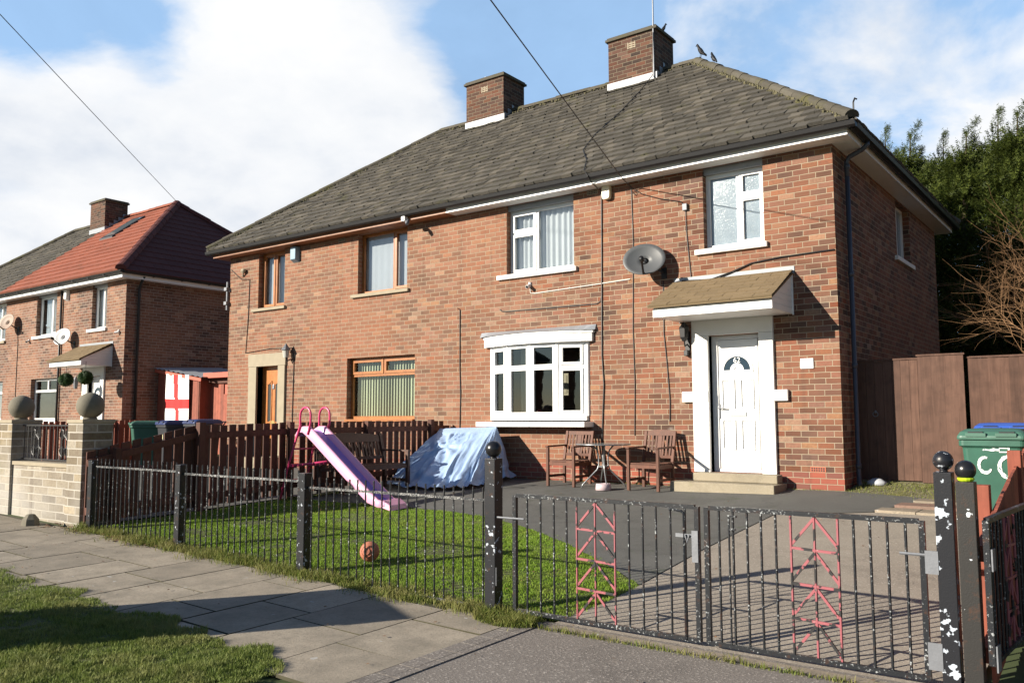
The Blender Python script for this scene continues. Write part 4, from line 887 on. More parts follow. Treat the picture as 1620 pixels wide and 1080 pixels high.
def alarm(label, x, z, w, h, d, mat, round_=False):
    m = MB()
    if round_:
        P = [(w/2*math.copysign(abs(math.cos(a))**.5, math.cos(a)), h/2*math.copysign(abs(math.sin(a))**.5, math.sin(a))) for a in np.linspace(0, 2*math.pi, 25)[:-1]]
        m.prism(P, lambda a, b, dd: (x+a, dd, z+b), -d, -.004)
    else:
        m.add([(x-w/2, -.004, z-h/2), (x+w/2, -.004, z-h/2), (x+w/2, -.004, z+h/2), (x-w/2, -.004, z+h/2), (x-w/2+.02, -d, z-h/2+.06), (x+w/2-.02, -d, z-h/2+.06), (x+w/2-.02, -d, z+h/2-.01), (x-w/2+.02, -d, z+h/2-.01)], [(4, 5, 6, 7), (0, 4, 7, 3), (1, 2, 6, 5), (0, 1, 5, 4), (3, 7, 6, 2)])
    return tag(m.build('alarm_box', mat, None, False, .012), label, 'alarm box')
alarm('cream rounded alarm box under the white eaves near the roof cable', -3.76, 4.90, .16, .27, .09, M['beige'], True)
alarm('blue grey alarm box under the brown eaves beside the oak upstairs window', -12.02, 4.80, .22, .36, .12, M['bluecase'])
alarm('white alarm box under the eaves of the house at left', -22.85, 4.83, .2, .34, .1, M['white'])
def camera_thing(label, p, to, mat='white'):
    t = thing('security_camera', label, 'security camera', p); m = MB(); v = Vector(to); m.tube([(0, 0, .0), (0, -.05, -.02), (0, -.07, -.04)], .016, 8); m.lathe((0, -.008, 0), [(.03, -.03), (.03, .03)], 8); m.build('mount', M['white'], t)
    m = MB(); b = Vector((0, -.07, -.05)); m.tube([b-v*.06, b+v*.06], .032, 10); m.build('housing', M[mat], t); m = MB(); m.tube([b+v*.058, b+v*.066], .024, 10); m.build('lens', M['black'], t); return t
camera_thing('small white security camera below the middle white upstairs window', (-5.41, -.003, 3.47), Vector((.2, -.9, -.3)).normalized())
camera_thing('small security camera at the corner of the house at left', (-19.75, -.003, 3.55), Vector((-.7, -.6, -.2)).normalized())
camera_thing('small security camera between the upstairs windows of the house at left', (-25.3, -.003, 3.6), Vector((.7, -.6, -.2)).normalized())
t = thing('flood_light', 'white security floodlight under the eaves where brown fascia meets white', 'light', (-8.25, -.31, 5.02))
m = MB(); m.box(-.05, .05, -.10, 0, -.05, .05); m.build('housing', M['white'], t, bevel=.01); m = MB(); m.tube([(.08, -.02, -.02), (.12, -.09, -.09), (.14, -.13, -.14)], [.02, .045, .03], 10); m.build('sensor', M['galv'], t)
def cable(label, pts, r=.011, mat='black', name='cable'): m = MB(); m.tube(pts, r, 6); return tag(m.build(name, M[mat]), label, 'cable')
cable('black cable running down the wall from beside the cream alarm box to the chairs', [(-3.88, -.30, 5.14), (-3.88, -.27, 5.0), (-3.88, -.02, 4.93), (-3.89, -.016, 3.9), (-3.9, -.016, 3.0), (-3.91, -.016, 2.1), (-3.88, -.018, 1.6), (-3.92, -.016, .9), (-3.93, -.016, .6)])
cable('black cable branching left across the wall above the bow window', [(-3.9, -.018, 3.12), (-3.93, -.018, 3.03), (-4.0, -.016, 2.99), (-5.2, -.016, 3.0), (-5.95, -.016, 3.01), (-6.06, -.016, 3.02), (-6.1, -.017, 3.06)], .008)
cable('thin black cable running down the wall behind the satellite dish to the table', [(-3.3, -.3, 5.0), (-3.3, -.012, 4.9), (-3.28, -.012, 4.0), (-3.31, -.012, 2.5), (-3.29, -.012, 1.6), (-3.31, -.012, .75)], .007)
cable('black cable with loops from the phone wire to the grey junction box', [(-3.3, -.3, 4.99), (-3.24, -.02, 4.86), (-3.18, -.02, 4.82), (-3.22, -.02, 4.76), (-3.28, -.02, 4.82), (-3.2, -.02, 4.84), (-3.1, -.02, 4.76), (-2.75, -.02, 4.62), (-2.4, -.02, 4.52), (-2.33, -.02, 4.45)], .007)
m = MB(); m.box(-2.36, -2.28, -.05, -.003, 4.36, 4.47); tag(m.build('junction_box', M['galv'], None, False, .006), 'small grey junction box on the wall left of the right upstairs window', 'junction box')
cable('black cable dropping from the junction box to the canopy', [(-2.32, -.02, 4.37), (-2.31, -.012, 4.0), (-2.27, -.012, 3.5), (-2.25, -.012, 3.27)], .007)
cable('black cable rising from the canopy flashing to the house corner', [(-2.4, -.03, 3.22), (-1.9, -.05, 3.19), (-1.55, -.03, 3.28), (-1.25, -.016, 3.38), (-.8, -.014, 3.42), (-.02, -.014, 3.44)], .012)
cable('pair of thin black cables hanging between the table chair and the door surround', [(-2.74, -.012, 3.25), (-2.745, -.012, 2.4), (-2.70, -.012, 1.9), (-2.66, -.012, 1.3), (-2.67, -.012, .98)], .008)
cable('white cable from the small security camera across the wall', [(-5.41, -.012, 3.42), (-5.40, -.012, 3.30), (-5.3, -.012, 3.29), (-3.9, -.012, 3.33), (-3.35, -.012, 3.35)], .007, 'cablew')
cable('black cable running down the wall between the orange window and the bow window', [(-7.12, -.03, 3.16), (-7.08, -.012, 3.13), (-7.08, -.012, 2.0), (-7.06, -.012, 1.5), (-7.09, -.012, .4)], .009)
cable('thin cable running down beside the small oak upstairs window to the oak door', [(-14.5, -.012, 4.72), (-14.1, -.012, 4.45), (-13.75, -.012, 4.4), (-13.77, -.012, 3.5), (-13.84, -.012, 2.62), (-12.9, -.012, 2.68), (-12.1, -.012, 2.66), (-12.03, -.012, 2.4), (-12.06, -.012, .6)], .009)
cable('thin cable on the wall below the rust stained satellite dish', [(-26.15, -.03, 4.0), (-26.1, -.012, 3.6), (-26.1, -.012, 1.2)], .01)
cable('black aerial cable running down the roof slope from the right chimney', [(-4.5, 3.25, 9.2), (-4.52, 3.26, 8.28), (-4.53, 2.75, 7.79), (-4.5, 1.8, 7.03), (-4.6, 1.0, 6.38), (-4.5, .4, 5.9), (-4.15, -.05, 5.54), (-3.95, -.46, 5.22), (-3.88, -.46, 5.1), (-3.88, -.3, 5.0)], .009)
t = thing('wall_lamp', 'black coach lamp on the wall just left of the white door surround', 'lamp', (-2.33, 0, 2.3))
m = MB(); m.box(-.04, .04, -.03, -.003, -.2, .1); m.tube([(0, -.02, -.1), (0, -.12, -.14), (0, -.14, -.05)], .012, 8); m.build('bracket', M['black'], t, bevel=.006)
m = MB(); m.lathe((0, -.14, 0), [(.035, -.06), (.07, .0), (.085, .14), (.09, .15), (.05, .2), (.015, .24)], 6); m.build('lantern', M['black'], t); m = MB(); m.lathe((0, -.14, 0), [(.055, .01), (.079, .13)], 6); m.build('lamp_glass', M['lampglass'], t)
m = MB(); m.box(-.035, .035, -.10, -.003, -.29, -.2); m.build('sensor', M['black'], t, bevel=.01)
t = thing('wall_lamp', 'silver topped lantern at the right of the oak door surround', 'lamp', (-12.16, 0, 2.45))
m = MB(); m.tube([(0, -.01, -.05), (0, -.1, -.1), (0, -.14, -.02)], .014, 8); m.build('bracket', M['black'], t); m = MB(); m.lathe((0, -.14, 0), [(.06, -.02), (.08, .15)], 8); m.build('lamp_glass', M['lampglass'], t); m = MB(); m.lathe((0, -.14, 0), [(.11, .15), (.1, .17), (.05, .24), (.01, .3)], 8); m.build('lamp_cap', M['galv'], t)
t = thing('wall_lamp', 'lantern beside the porch door of the house at left', 'lamp', (-21.85, 0, 2.1)); m = MB(); m.tube([(0, -.01, .2), (0, -.1, .25), (0, -.14, .2)], .012, 8); m.lathe((0, -.14, 0), [(.05, -.15), (.08, .1), (.03, .2)], 8); m.build('lantern', M['galv'], t)
m = MB(); m.box(-.56, -.37, -.018, -.003, 1.74, 1.89); tag(m.build('wall_plaque', M['white'], None, False, .008), 'small blank white plaque on the brick right of the white door', 'plaque')
for (x, z) in ((-14.35, 4.3), (-14.35, 3.9)): pass
m = MB(); m.tube([(-14.6, -.04, 3.72), (-14.6, -.04, 4.42)], .03, 8); m.box(-14.66, -14.56, -.1, 0, 4.2, 4.28); m.box(-14.66, -14.56, -.1, 0, 3.85, 3.93); tag(m.build('cable_bracket', M['galv'], None), 'grey bracket fixed to the far left corner of the brick pair', 'bracket')
m = MB(); m.lathe((-13.95, -.06, 4.62), [(.03, -.05), (.08, .0), (.06, .05)], 8, 1, .7); m.tube([(-13.95, -.06, 4.6), (-14.02, -.02, 4.5)], .02, 6); tag(m.build('wall_light', M['sillstone'], None), 'small stone coloured light beside the small oak upstairs window', 'light')
# wires and pole
def wire(label, p, q, sag=.25):
    p, q = Vector(p), Vector(q); m = MB(); m.tube([p.lerp(q, i/24)-Vector((0, 0, sag*4*(i/24)*(1-i/24))) for i in range(25)], .0085, 5); return tag(m.build('telephone_wire', M['black']), label, 'wire')
PT = Vector((.75, -18.8, 7.9))
wire('telephone wire crossing the roof to the eaves above the cream alarm box', PT, (-3.3, -.3, 4.99), .02)
wire('telephone wire across the sky to the ridge of the house at left', PT, (-22.95, 3.6, 8.5), .02)
t = thing('telegraph_pole', 'grey timber telegraph pole standing across the road', 'pole', (.75, -18.8, g(.75, -18.8)))
m = MB(); m.tube([(0, 0, -.2), (0, 0, 8.9)], [.14, .10], 12); m.build('pole_shaft', M['pole'], t, True); m = MB(); m.box(-.4, .4, -.05, .05, 8.35, 8.45); m.build('crossarm', M['pole'], t)
# aerial and birds
t = thing('tv_aerial', 'thin television aerial on a mast at the right chimney', 'aerial', (-4.5, 3.3, 9.15))
m = MB(); m.tube([(0, -.03, -1.3), (0, -.03, 1.05)], .017, 6); m.build('mast', M['galv'], t); m = MB(); m.tube([(-.25, -.03, .95), (.4, -.03, 1.0)], .01, 6)
for i in range(9): x = -.2+i*.07; m.tube([(x, -.2+.008*i, .955+i*.005), (x, .14-.008*i, .955+i*.005)], .006, 5)
m.build('antenna', M['galv'], t)
def crow(label, p, rz, s=.6, group='crows perched on the roof'):
    t = thing('crow', label, 'bird', p, rz, group); t.scale = (.72, 1, 1.35); m = MB()
    m.tube([(.30*s, 0, .315*s), (.245*s, 0, .325*s), (.235*s, 0, .33*s), (.19*s, 0, .335*s), (.15*s, 0, .29*s), (.09*s, 0, .21*s), (0, 0, .14*s), (-.09*s, 0, .09*s), (-.16*s, 0, .05*s), (-.30*s, 0, -.02*s)],
           [.004*s, .014*s, .03*s, .04*s, .048*s, .072*s, .085*s, .065*s, .04*s, .03*s], 10); m.build('body', M['feather'], t, True)
    m = MB()
    for sd in (-1, 1): m.tube([(.0, .03*sd*s, .08*s), (.02*s, .03*sd*s, .0)], .008*s, 5); m.tube([(.02*s, .03*sd*s, 0.004), (.06*s, .03*sd*s, 0.004)], .006*s, 4)
    m.build('legs', M['feather'], t)
    m = MB()
    for sd in (-1, 1): m.tube([(.08*s, .07*sd*s, .2*s), (-.02*s, .08*sd*s, .13*s), (-.24*s, .03*sd*s, .01*s)], [.03*s, .04*s, .012*s], 6, (1, .35))
    m.build('wing', M['feather'], t, True)
crow('black crow standing at the right end of the roof ridge', (-3.62, RY, RZ+.09), math.pi*.95)
crow('black crow sitting just below the ridge end on the right hip', (-3.18, 3.32, 8.20), math.pi*.8, .52)
crow('dark bird on the right chimney cap beside the aerial mast', (-4.5, 3.75, 9.375), math.pi*.3, .45)

# ---------------------------------------------------------------- railings, gates and posts
YF = -7.0
def rpost(label, x, w, z1, matk, name='railing_post', ball=0, bm=None, z0=None):
    t = thing(name, label, 'post', (x, YF, 0)); m = MB(); zb = g(x, YF)-.05 if z0 is None else z0
    m.box(-w/2, w/2, -w/2, w/2, zb, z1); m.build('shaft', M[matk], t, bevel=.004)
    if ball:
        m = MB(); m.lathe((0, 0, z1), [(ball*.45, -.002), (ball*.4, .012)], 12); m.ball((0, 0, z1+.008+ball), ball); m.build('ball_finial', bm or M['balldark'], t, True)
    return t
rpost('short black railing post against the stone wall pillar', -7.14, .095, .525, 'post')
rpost('black railing post second from the stone wall, chipped white down one edge', -5.2, .095, .53, 'post')
rpost('black railing post in front of the foot of the slide', -3.09, .095, .512, 'post')
MP = rpost('tall black ball topped gate post at the left of the double gates', -.78, .105, .71, 'post', 'gate_post', .066)
RP = rpost('heavily paint chipped ball topped gate post at the right of the double gates', 2.50, .095, .715, 'postheavy', 'gate_post', .056, M['post'])
RP2 = rpost('dull black ball topped gate post with lime green tape beside the neighbour gate', 2.612, .095, .665, 'postclean', 'gate_post', .056)
m = MB(); m.lathe((0, 0, .665), [(.03, 0), (.040, .006), (.046, .017), (.042, .022)], 14); m.build('tape', M['limetape'], RP2)
def railing(label, x0, x1, zr, tip, zb, n):
    t = thing('iron_railing', label, 'railing', ((x0+x1)/2, YF, 0), 0, 'black railings in front of the lawn'); o = (x0+x1)/2
    for z, nm, mk in ((zr, 'top_rail', 'railtop'), (zb, 'bottom_rail', 'railtop')):
        m = MB(); za = z; m.bar((x0-o, 0, za), (x1-o, 0, za), .012, .022); m.build(nm, M[mk], t)
    for i in range(n):
        x = lerp(x0, x1, (i+.5)/n)-o; m = MB(); m.tube([(x, .0, zb-.005), (x, .0, zr+tip)], .0078, 6); m.build('bar', M['rail'], t)
    return t
railing('black railing panel nearest the stone wall', -7.09, -5.25, .45, .10, -.40, 19)
railing('black railing panel between the second and third posts', -5.15, -3.14, .43, .105, -.445, 20)
railing('black railing panel next to the tall ball topped gate post', -3.04, -.835, .375, .10, -.468, 21)
def gate(label, xs, orn, zt=.43, zb=-.462, latch=None, xo=0, hinge_left=True, parent_loc=None, rz=0, mk='rail', pk='pink', light=True):
    x0 = xs[0]; t = thing('driveway_gate' if parent_loc is None else 'garden_gate', label, 'gate', parent_loc or (x0, YF, 0), rz)
    L = xs[-1]-x0; m = MB()
    m.box(-.016, .016, -.016, .016, zb, zt); m.box(L-.016, L+.016, -.016, .016, zb, zt); m.box(.016, L-.016, -.015, .015, zt-.018, zt+.012); m.box(.016, L-.016, -.015, .015, zb-.006, zb+.022); m.build('frame', M[mk], t)
    for i, x in enumerate(xs[1:-1], 1):
        if i in orn: continue
        m = MB(); m.tube([(x-x0, 0, zb+.01), (x-x0, 0, zt-.01)], .0085, 6); m.build('bar', M[mk], t)
    a, c, b = [xs[i]-x0 for i in orn]; H_ = zt-zb; m = MB()
    for x in (a, c, b): m.tube([(x, 0, zb+.01), (x, 0, zt-.01)], .0085, 6)
    zs = [zt-.02-H_*k for k in (0, .235, .48, .72, .97)]
    for k in range(4):
        if k: m.bar((a, 0, zs[k]+.012), (b, 0, zs[k]-.0), .012, .016)
        for s in (a, b): m.bar((c, .006, zs[k]-.005), (s, .006, zs[k+1]+.03), .014, .016)
    m.build('pine_tree_ornament', M[pk], t)
    return t, x0
G1x = [-.565, -.448, -.322, -.199, -.084, .006, .165, .33, .445, .556, .661, .772, .882, .972]
G2x = [1.042, 1.128, 1.225, 1.321, 1.414, 1.51, 1.607, 1.754, 1.896, 1.989, 2.084, 2.181, 2.282, 2.372]
t, x0 = gate('black driveway gate leaf on the left with bolt and pink pine tree ornament', G1x, (5, 6, 7))
m = MB(); m.box(.82-x0, .955-x0, -.022, -.012, .22, .245); m.box(.94-x0, .985-x0, -.026, -.018, .06, .27); m.tube([(.895-x0, -.03, .24), (.91-x0, -.03, .19), (.925-x0, -.03, .24)], .007, 6); m.build('latch', M['galv'], t)
m = MB(); m.tube([(.772-x0, -.015, .40), (.78-x0, -.015, .405), (.86-x0, -.015, .395), (.882-x0, -.015, .38), (.882-x0, -.015, -.46)], .010, 6); m.build('drop_bolt', M['rail'], t)
m = MB(); m.box(-.24, -.155, -.045, -.037, -.28, -.14); m.build('hinge', M['galv'], t); m = MB(); m.box(-.21, -.165, -.045, -.037, .17, .33); m.tube([(-.2, -.03, .25), (-.02, -.03, .25), (.1, -.02, .25)], .008, 6); m.build('hinge', M['galv'], t)
t, x0 = gate('black driveway gate leaf on the right beside the chipped post', G2x, (6, 7, 8))
m = MB(); m.tube([(1.205-x0, -.02, .385), (1.205-x0, -.02, -.44)], .007, 6); m.box(1.2-x0, 1.26-x0, -.028, -.014, .375, .39); m.box(1.2-x0, 1.25-x0, -.028, -.014, .29, .305); m.build('drop_bolt', M['rail'], t)
m = MB(); m.box(2.385-x0, 2.46-x0, -.052, -.044, -.39, -.24); m.build('hinge', M['galv'], t); m = MB(); m.box(2.39-x0, 2.46-x0, -.052, -.044, .14, .27); m.tube([(2.25-x0, -.02, .24), (2.4-x0, -.02, .24)], .009, 6); m.build('hinge', M['galv'], t)
NGx = [0, .1, .19, .28, .37, .44, .58, .72, .8, .89, .98, 1.07, 1.15]
t, x0 = gate('neighbour black garden gate standing open at the right edge', NGx, (5, 6, 7), .455, -.33, parent_loc=(2.70, -7.0, 0), rz=math.radians(86), pk='pink')
m = MB(); m.box(-.02, .05, -.03, -.022, .18, .30); m.build('hinge', M['galv'], t); m = MB(); m.box(-.02, .06, -.03, -.022, -.36, -.22); m.build('hinge', M['galv'], t); m = MB(); m.tube([(1.1, -.02, .25), (1.12, -.07, .24), (1.16, -.07, .26), (1.15, -.02, .28)], .01, 6); m.build('latch', M['iron'], t)

# ---------------------------------------------------------------- timber fences
def picket(label, name, pts, zb_off, mat, bw=.115, gap=.036, posts=(), rails=((.2, .09), ('top', .09)), railside=1, cat='fence', grp=None):
    """pts: list of (x, y, ztop) along the fence"""
    t = thing(name, label, cat, (0, 0, 0), 0, grp); m = MB(); th = .018
    for i in range(len(pts)-1):
        a, b = Vector(pts[i]), Vector(pts[i+1]); d = Vector((b.x-a.x, b.y-a.y, 0)); L = d.length; u = d/L; nn = Vector((u.y, -u.x, 0)); s = 0; sl_ = (b.z-a.z)/L
        while s+bw <= L+.01:
            p, q = a+u*s, a+u*(s+bw); zz_ = random.uniform(-.008, .008); zt = a.z+sl_*(s+bw/2)+zz_; tl = sl_*bw/2
            lo = g(p.x, p.y)+zb_off+random.uniform(0, .02)
            vs = [(p.x, p.y, lo), (q.x, q.y, lo), (q.x, q.y, zt+tl), (p.x, p.y, zt-tl)]; vs += [(x-nn.x*th, y-nn.y*th, z) for x, y, z in vs]
            m.add(vs, [(0, 1, 2, 3), (7, 6, 5, 4), (0, 4, 5, 1), (1, 5, 6, 2), (2, 6, 7, 3), (3, 7, 4, 0)]); s += bw+gap
    m.build('pickets', mat, t)
    for kz, h in rails:
        m = MB()
        for i in range(len(pts)-1):
            a, b = Vector(pts[i]), Vector(pts[i+1]); d = (b-a).normalized(); nn = Vector((d.y, -d.x, 0)).normalized()*(.028 if railside > 0 else -.046)
            za, zb = (a.z-.14, b.z-.14) if kz == 'top' else (g(a.x, a.y)+kz, g(b.x, b.y)+kz)
            m.bar(Vector((a.x, a.y, za))+nn, Vector((b.x, b.y, zb))+nn, .04, h)
        m.build('rail', mat, t)
    for (x, y, z, w) in posts:
        m = MB(); m.box(x-w/2, x+w/2, y-w/2, y+w/2, g(x, y)-.05, z); m.build('post', mat, t, bevel=.004)
    return t
picket('dark brown picket fence between the two front gardens, sloping down by the wall', 'picket_fence', [(-7.36, -6.98, .62), (-7.36, -5.5, .94), (-7.36, -3.6, .985), (-7.36, -.04, 1.0)], .05, M['fence'], posts=[(-7.29, -6.62, .66, .09), (-7.28, -5.42, .99, .10), (-7.28, -3.85, .99, .09), (-7.28, -2.2, 1.0, .09), (-7.28, -.6, 1.02, .09)])
picket('reddish brown picket fence further left beyond the stone pillars', 'picket_fence', [(-17.0, -6.95, .96), (-17.0, -.4, 1.03)], .03, M['redfence'], bw=.10, gap=.03, posts=[(-16.9, -5.4, 1.0, .1), (-16.9, -3.4, 1.0, .1), (-16.9, -1.4, 1.0, .1)])
picket('red brown timber fence with stepped saw edge rising behind the neighbour gate', 'picket_fence', [(2.70, -6.93, .40), (2.63, -4.4, .74), (2.62, -3.2, .86), (2.62, .74, 1.0)], .02, M['redfence'], bw=.085, gap=.004, railside=-1,
       posts=[(2.555, -6.05, .585, .095), (2.625, -4.9, .775, .09), (2.54, -2.6, .95, .095), (2.54, -.3, 1.0, .095)])
def boards(label, name, x0, x1, y, z0, z1, mat, bw=.12, gap=.003, trim=True, cat='fence panel', handle=None, over=False):
    t = thing(name, label, cat, ((x0+x1)/2, y, 0)); o = (x0+x1)/2; m = MB(); x = x0
    while x < x1-.01:
        e = min(x+bw, x1); jz = random.uniform(-.004, .004); dy = random.uniform(0, .006)
        if over: m.add([(x-o, -.012, z0), (e-o+.015, .004, z0), (e-o+.015, .004, z1+jz), (x-o, -.012, z1+jz), (x-o, .014, z0), (e-o+.015, .02, z0), (e-o+.015, .02, z1+jz), (x-o, .014, z1+jz)], [(0, 1, 2, 3), (4, 7, 6, 5), (3, 2, 6, 7), (0, 3, 7, 4), (1, 5, 6, 2)])
        else: m.box(x-o, e-o-gap, -.01+dy, .012, z0, z1+jz)
        x = e
    m.build('boards', mat, t)
    if trim:
        m = MB(); m.box(x0-o-.015, x1-o+.015, -.02, .022, z1+.005, z1+.03); m.build('capping', mat, t)
    m = MB(); m.box(x0-o, x1-o, .021, .06, z0+.3, z0+.4); m.box(x0-o, x1-o, .021, .06, z1-.35, z1-.25); m.build('back_rail', mat, t)
    if handle:
        m = MB(); a = [(handle[0]-o+.035*math.cos(k*math.pi/8), -.03, handle[1]+.035*math.sin(k*math.pi/8)) for k in range(17)]; m.tube(a, .006, 6); m.lathe((handle[0]-o, -.016, handle[1]+.035), [(.015, -.02), (.015, .02)], 8); m.build('ring_handle', M['galv'], t)
    return t
boards('tall brown side gate with ring handle, half in the shade of the house', 'side_gate', .02, .85, .8, .13, 1.855, M['tallfence'], cat='gate', handle=(.26, 1.08))
boards('tall plain brown board panel standing proud of the side gate', 'fence_panel', .86, 1.45, .75, .11, 1.895, M['tallfence'], bw=.17, gap=.001)
boards('tall brown featheredge fence panel behind the wheelie bins', 'fence_panel', 1.49, 3.2, .82, .12, 1.845, M['tallfence'], bw=.125, over=True)
boards('tall brown featheredge fence panel at the far right edge', 'fence_panel', 3.22, 4.95, .82, .12, 1.845, M['tallfence'], bw=.125, over=True)

# ---------------------------------------------------------------- wheelie bins
def wheelie(label, loc, rz, bodym, lidm, group=None):
    t = thing('wheelie_bin', label, 'wheelie bin', loc, rz, group); m = MB()
    def ring(w, d, z, yo=0, r=.05, k=4):
        P = []
        for sx_, sy_, a0_ in ((1, 1, 0), (-1, 1, 1), (-1, -1, 2), (1, -1, 3)):
            for i in range(k+1):
                a = (a0_+i/k)*math.pi/2; P.append((sx_*(w/2-r)+r*math.cos(a), yo+sy_*(d/2-r)+r*math.sin(a), z))
        return P
    rings = [ring(.44, .50, .02, .0), ring(.44, .50, .10, .0), ring(.53, .62, .86, -.015), ring(.545, .64, .87, -.015), ring(.585, .68, .88, -.015), ring(.585, .68, .93, -.015), ring(.55, .65, .935, -.015), ring(.5, .6, .90, -.015)]
    n = len(rings[0]); vs = sum(rings, [])
    m.add(vs, [(i*n+j, i*n+(j+1) % n, (i+1)*n+(j+1) % n, (i+1)*n+j) for i in range(len(rings)-1) for j in range(n)]+[tuple(range(n))[::-1], tuple(range((len(rings)-1)*n, len(rings)*n))])
    m.build('body', M[bodym], t, False, .004)
    m = MB(); rings = [ring(.60, .70, .937, -.02), ring(.61, .71, .955, -.02), ring(.60, .70, .975, -.02), ring(.56, .64, 1.01, -.01), ring(.48, .52, 1.035, .01), ring(.3, .34, 1.042, .01)]
    vs = sum(rings, []); m.add(vs, [(i*n+j, i*n+(j+1) % n, (i+1)*n+(j+1) % n, (i+1)*n+j) for i in range(len(rings)-1) for j in range(n)]+[tuple(range(n))[::-1], tuple(range((len(rings)-1)*n, len(rings)*n))])
    m.box(-.22, -.04, -.385, -.33, .965, 1.0); m.box(.04, .22, -.385, -.33, .965, 1.0)
    lid = m.build('lid', M[lidm], t, False, .004)
    [MB().box(a_, a_+.13, -.36, -.30, 1.0, 1.012).build('lid_grip', M['black'], lid) for a_ in (-.2, .07)]
    m = MB(); m.tube([(-.27, .34, .90), (-.27, .40, .98), (.27, .40, .98), (.27, .34, .90)], .016, 8); m.build('handle', M[bodym], t)
    for sd in (-1, 1):
        m = MB(); m.tube([(sd*.22, .26, .10), (sd*.275, .26, .10)], .10, 16); m.build('wheel', M['black'], t)
    return t
def cshape(m, cx, cz, r, a0, a1, w, y0, rx=.8):
    n = 26; vs = []
    for i in range(n+1):
        a = lerp(a0, a1, i/n); ww = w*(.7+.5*math.sin(math.pi*i/n))*random.uniform(.75, 1.2)
        for rr in (r-ww/2, r+ww/2):
            z = cz+rr*math.sin(a); vs.append((cx+rr*rx*math.cos(a), y0(z), z))
    m.add(vs, [(2*i, 2*i+1, 2*i+3, 2*i+2) for i in range(n)])
GB = wheelie('large green wheelie bin with white painted letters behind the right gate posts', (2.22, -2.6, g(2.2, -2.6)), 0, 'bingreen', 'binlid')
fy = lambda z: -.25-.075*(z-.1)/.76-.006
def letter(m): m.build('painted_letter', M['binwhite'], GB)
for a_ in ((-.066, .705, .07, R_(70), R_(330), .028, fy), (.135, .69, .095, R_(60), R_(300), .032, fy, .85)):
    m = MB(); cshape(m, *a_); letter(m)
m = MB(); y_ = fy(.84); m.prism([(.06, .822), (.15, .822), (.15, .868), (.06, .868), (.06, .858), (.135, .858), (.135, .832), (.06, .832)], lambda a, b, d: (a, y_+d, b), -.001, .004); letter(m)
m = MB(); P_ = [(-.08+.018*i, .838+random.uniform(-.005, .004)) for i in range(9)]+[(.064-.018*i, .852+random.uniform(-.004, .010)) for i in range(9)]; m.prism(P_, lambda a, b, d: (a, y_+d, b), -.001, .004); letter(m)
GB.scale = (1, 1, 1.06)
BB = wheelie('wheelie bin with a blue lid just behind the large green bin', (2.20, -1.75, g(2.2, -1.75)), math.pi*.04, 'bingreen', 'binblue'); BB.scale = (1, 1, 1.05)
g1 = 'neighbour wheelie bins beyond the picket fence'
wheelie('green wheelie bin standing between the two houses beside the red picket fence', (-15.35, -1.6, -.03), R_(-25), 'bingreen', 'binlid', g1)
b2 = wheelie('dark grey wheelie bin with blue lid and pale painted number', (-14.55, -1.35, -.02), R_(-10), 'bingrey', 'bindark', g1)
text('24', .17, (0, -.31, .6), M['yellowpaint'], b2, 'painted_number')
wheelie('grey wheelie bin with blue lid nearest the oak door', (-13.75, -1.15, 0), R_(-5), 'bingrey', 'bindark', g1)
wheelie('grey bin whose lid just shows over the red picket fence behind the stone ball', (-17.9, -1.3, 0), R_(-15), 'bingrey', 'binlid', g1)

# ---------------------------------------------------------------- garden furniture
def armchair(label, loc, rz):
    t = thing('garden_armchair', label, 'chair', loc, rz, 'wooden armchairs in front of the bow window'); W_ = M['chairwood']; w = .25; s = .045
    for sx_ in (-1, 1):
        m = MB(); m.bar((sx_*w, -.27, 0), (sx_*w, -.27, .63), s, s); m.build('leg', W_, t, bevel=.004)
        m = MB(); m.bar((sx_*(w-.0), .24, 0), (sx_*w, .24, .42), s, s); m.bar((sx_*w, .24, .42), (sx_*w, .36, .90), s*.8, s, (1, 0, 0)); m.build('leg', W_, t, bevel=.003)
        m = MB(); m.bar((sx_*w, -.31, .645), (sx_*w, .30, .655), .06, .025); m.build('armrest', W_, t, bevel=.006)
        m = MB(); m.bar((sx_*w, -.25, .16), (sx_*w, .23, .16), .022, .04); m.bar((sx_*w, -.25, .36), (sx_*w, .23, .36), .025, .06); m.build('side_rail', W_, t)
    m = MB()
    for i in range(6): y = -.27+i*.09; m.box(-w+.01, w-.01, y, y+.075, .39+.012*abs(i-3)*.3, .41+.012*abs(i-3)*.3)
    m.box(-w+.02, w-.02, -.275, -.25, .34, .395); m.build('seat', W_, t)
    m = MB(); P = [(-w-.02, .83), (w+.02, .83)]+[(lerp(w+.02, -w-.02, i/8), .90+.025*math.sin(math.pi*i/8)) for i in range(9)]
    yb = lambda z: .245+(z-.42)*.25
    m.prism(P, lambda a, b, d: (a, yb(b)+d, b), -.012, .012); m.bar((-w, yb(.50), .50), (w, yb(.50), .50), .024, .045)
    for i in range(7): x = -.185+i*.062; wd = .075 if i == 3 else .03; m.bar((x, yb(.5), .5), (x, yb(.84), .84), wd, .012, (0, -1, 0))
    m.build('backrest', W_, t); return t
armchair('wooden armchair on the left of the round table, under the bow window', (-4.28, -.49, -.074), R_(1))
armchair('wooden armchair on the right of the round table, near the white door', (-2.77, -.49, -.074), R_(1))
t = thing('garden_table', 'small round glass topped table with splayed steel legs between the armchairs', 'table', (-3.56, -.60, g(-3.5, -.6)+.004), R_(10))
m = MB(); m.lathe((0, 0, .685), [(.001, 0), (.43, 0), (.435, .004), (.435, .010), (.43, .014), (.001, .014)], 40); m.build('tabletop', M['tableglass'], t, False)
m = MB(); a = [(.43*math.cos(k*math.pi/20), .43*math.sin(k*math.pi/20), .69) for k in range(41)]; m.tube(a, .012, 6); m.build('rim', M['steel'], t, True)
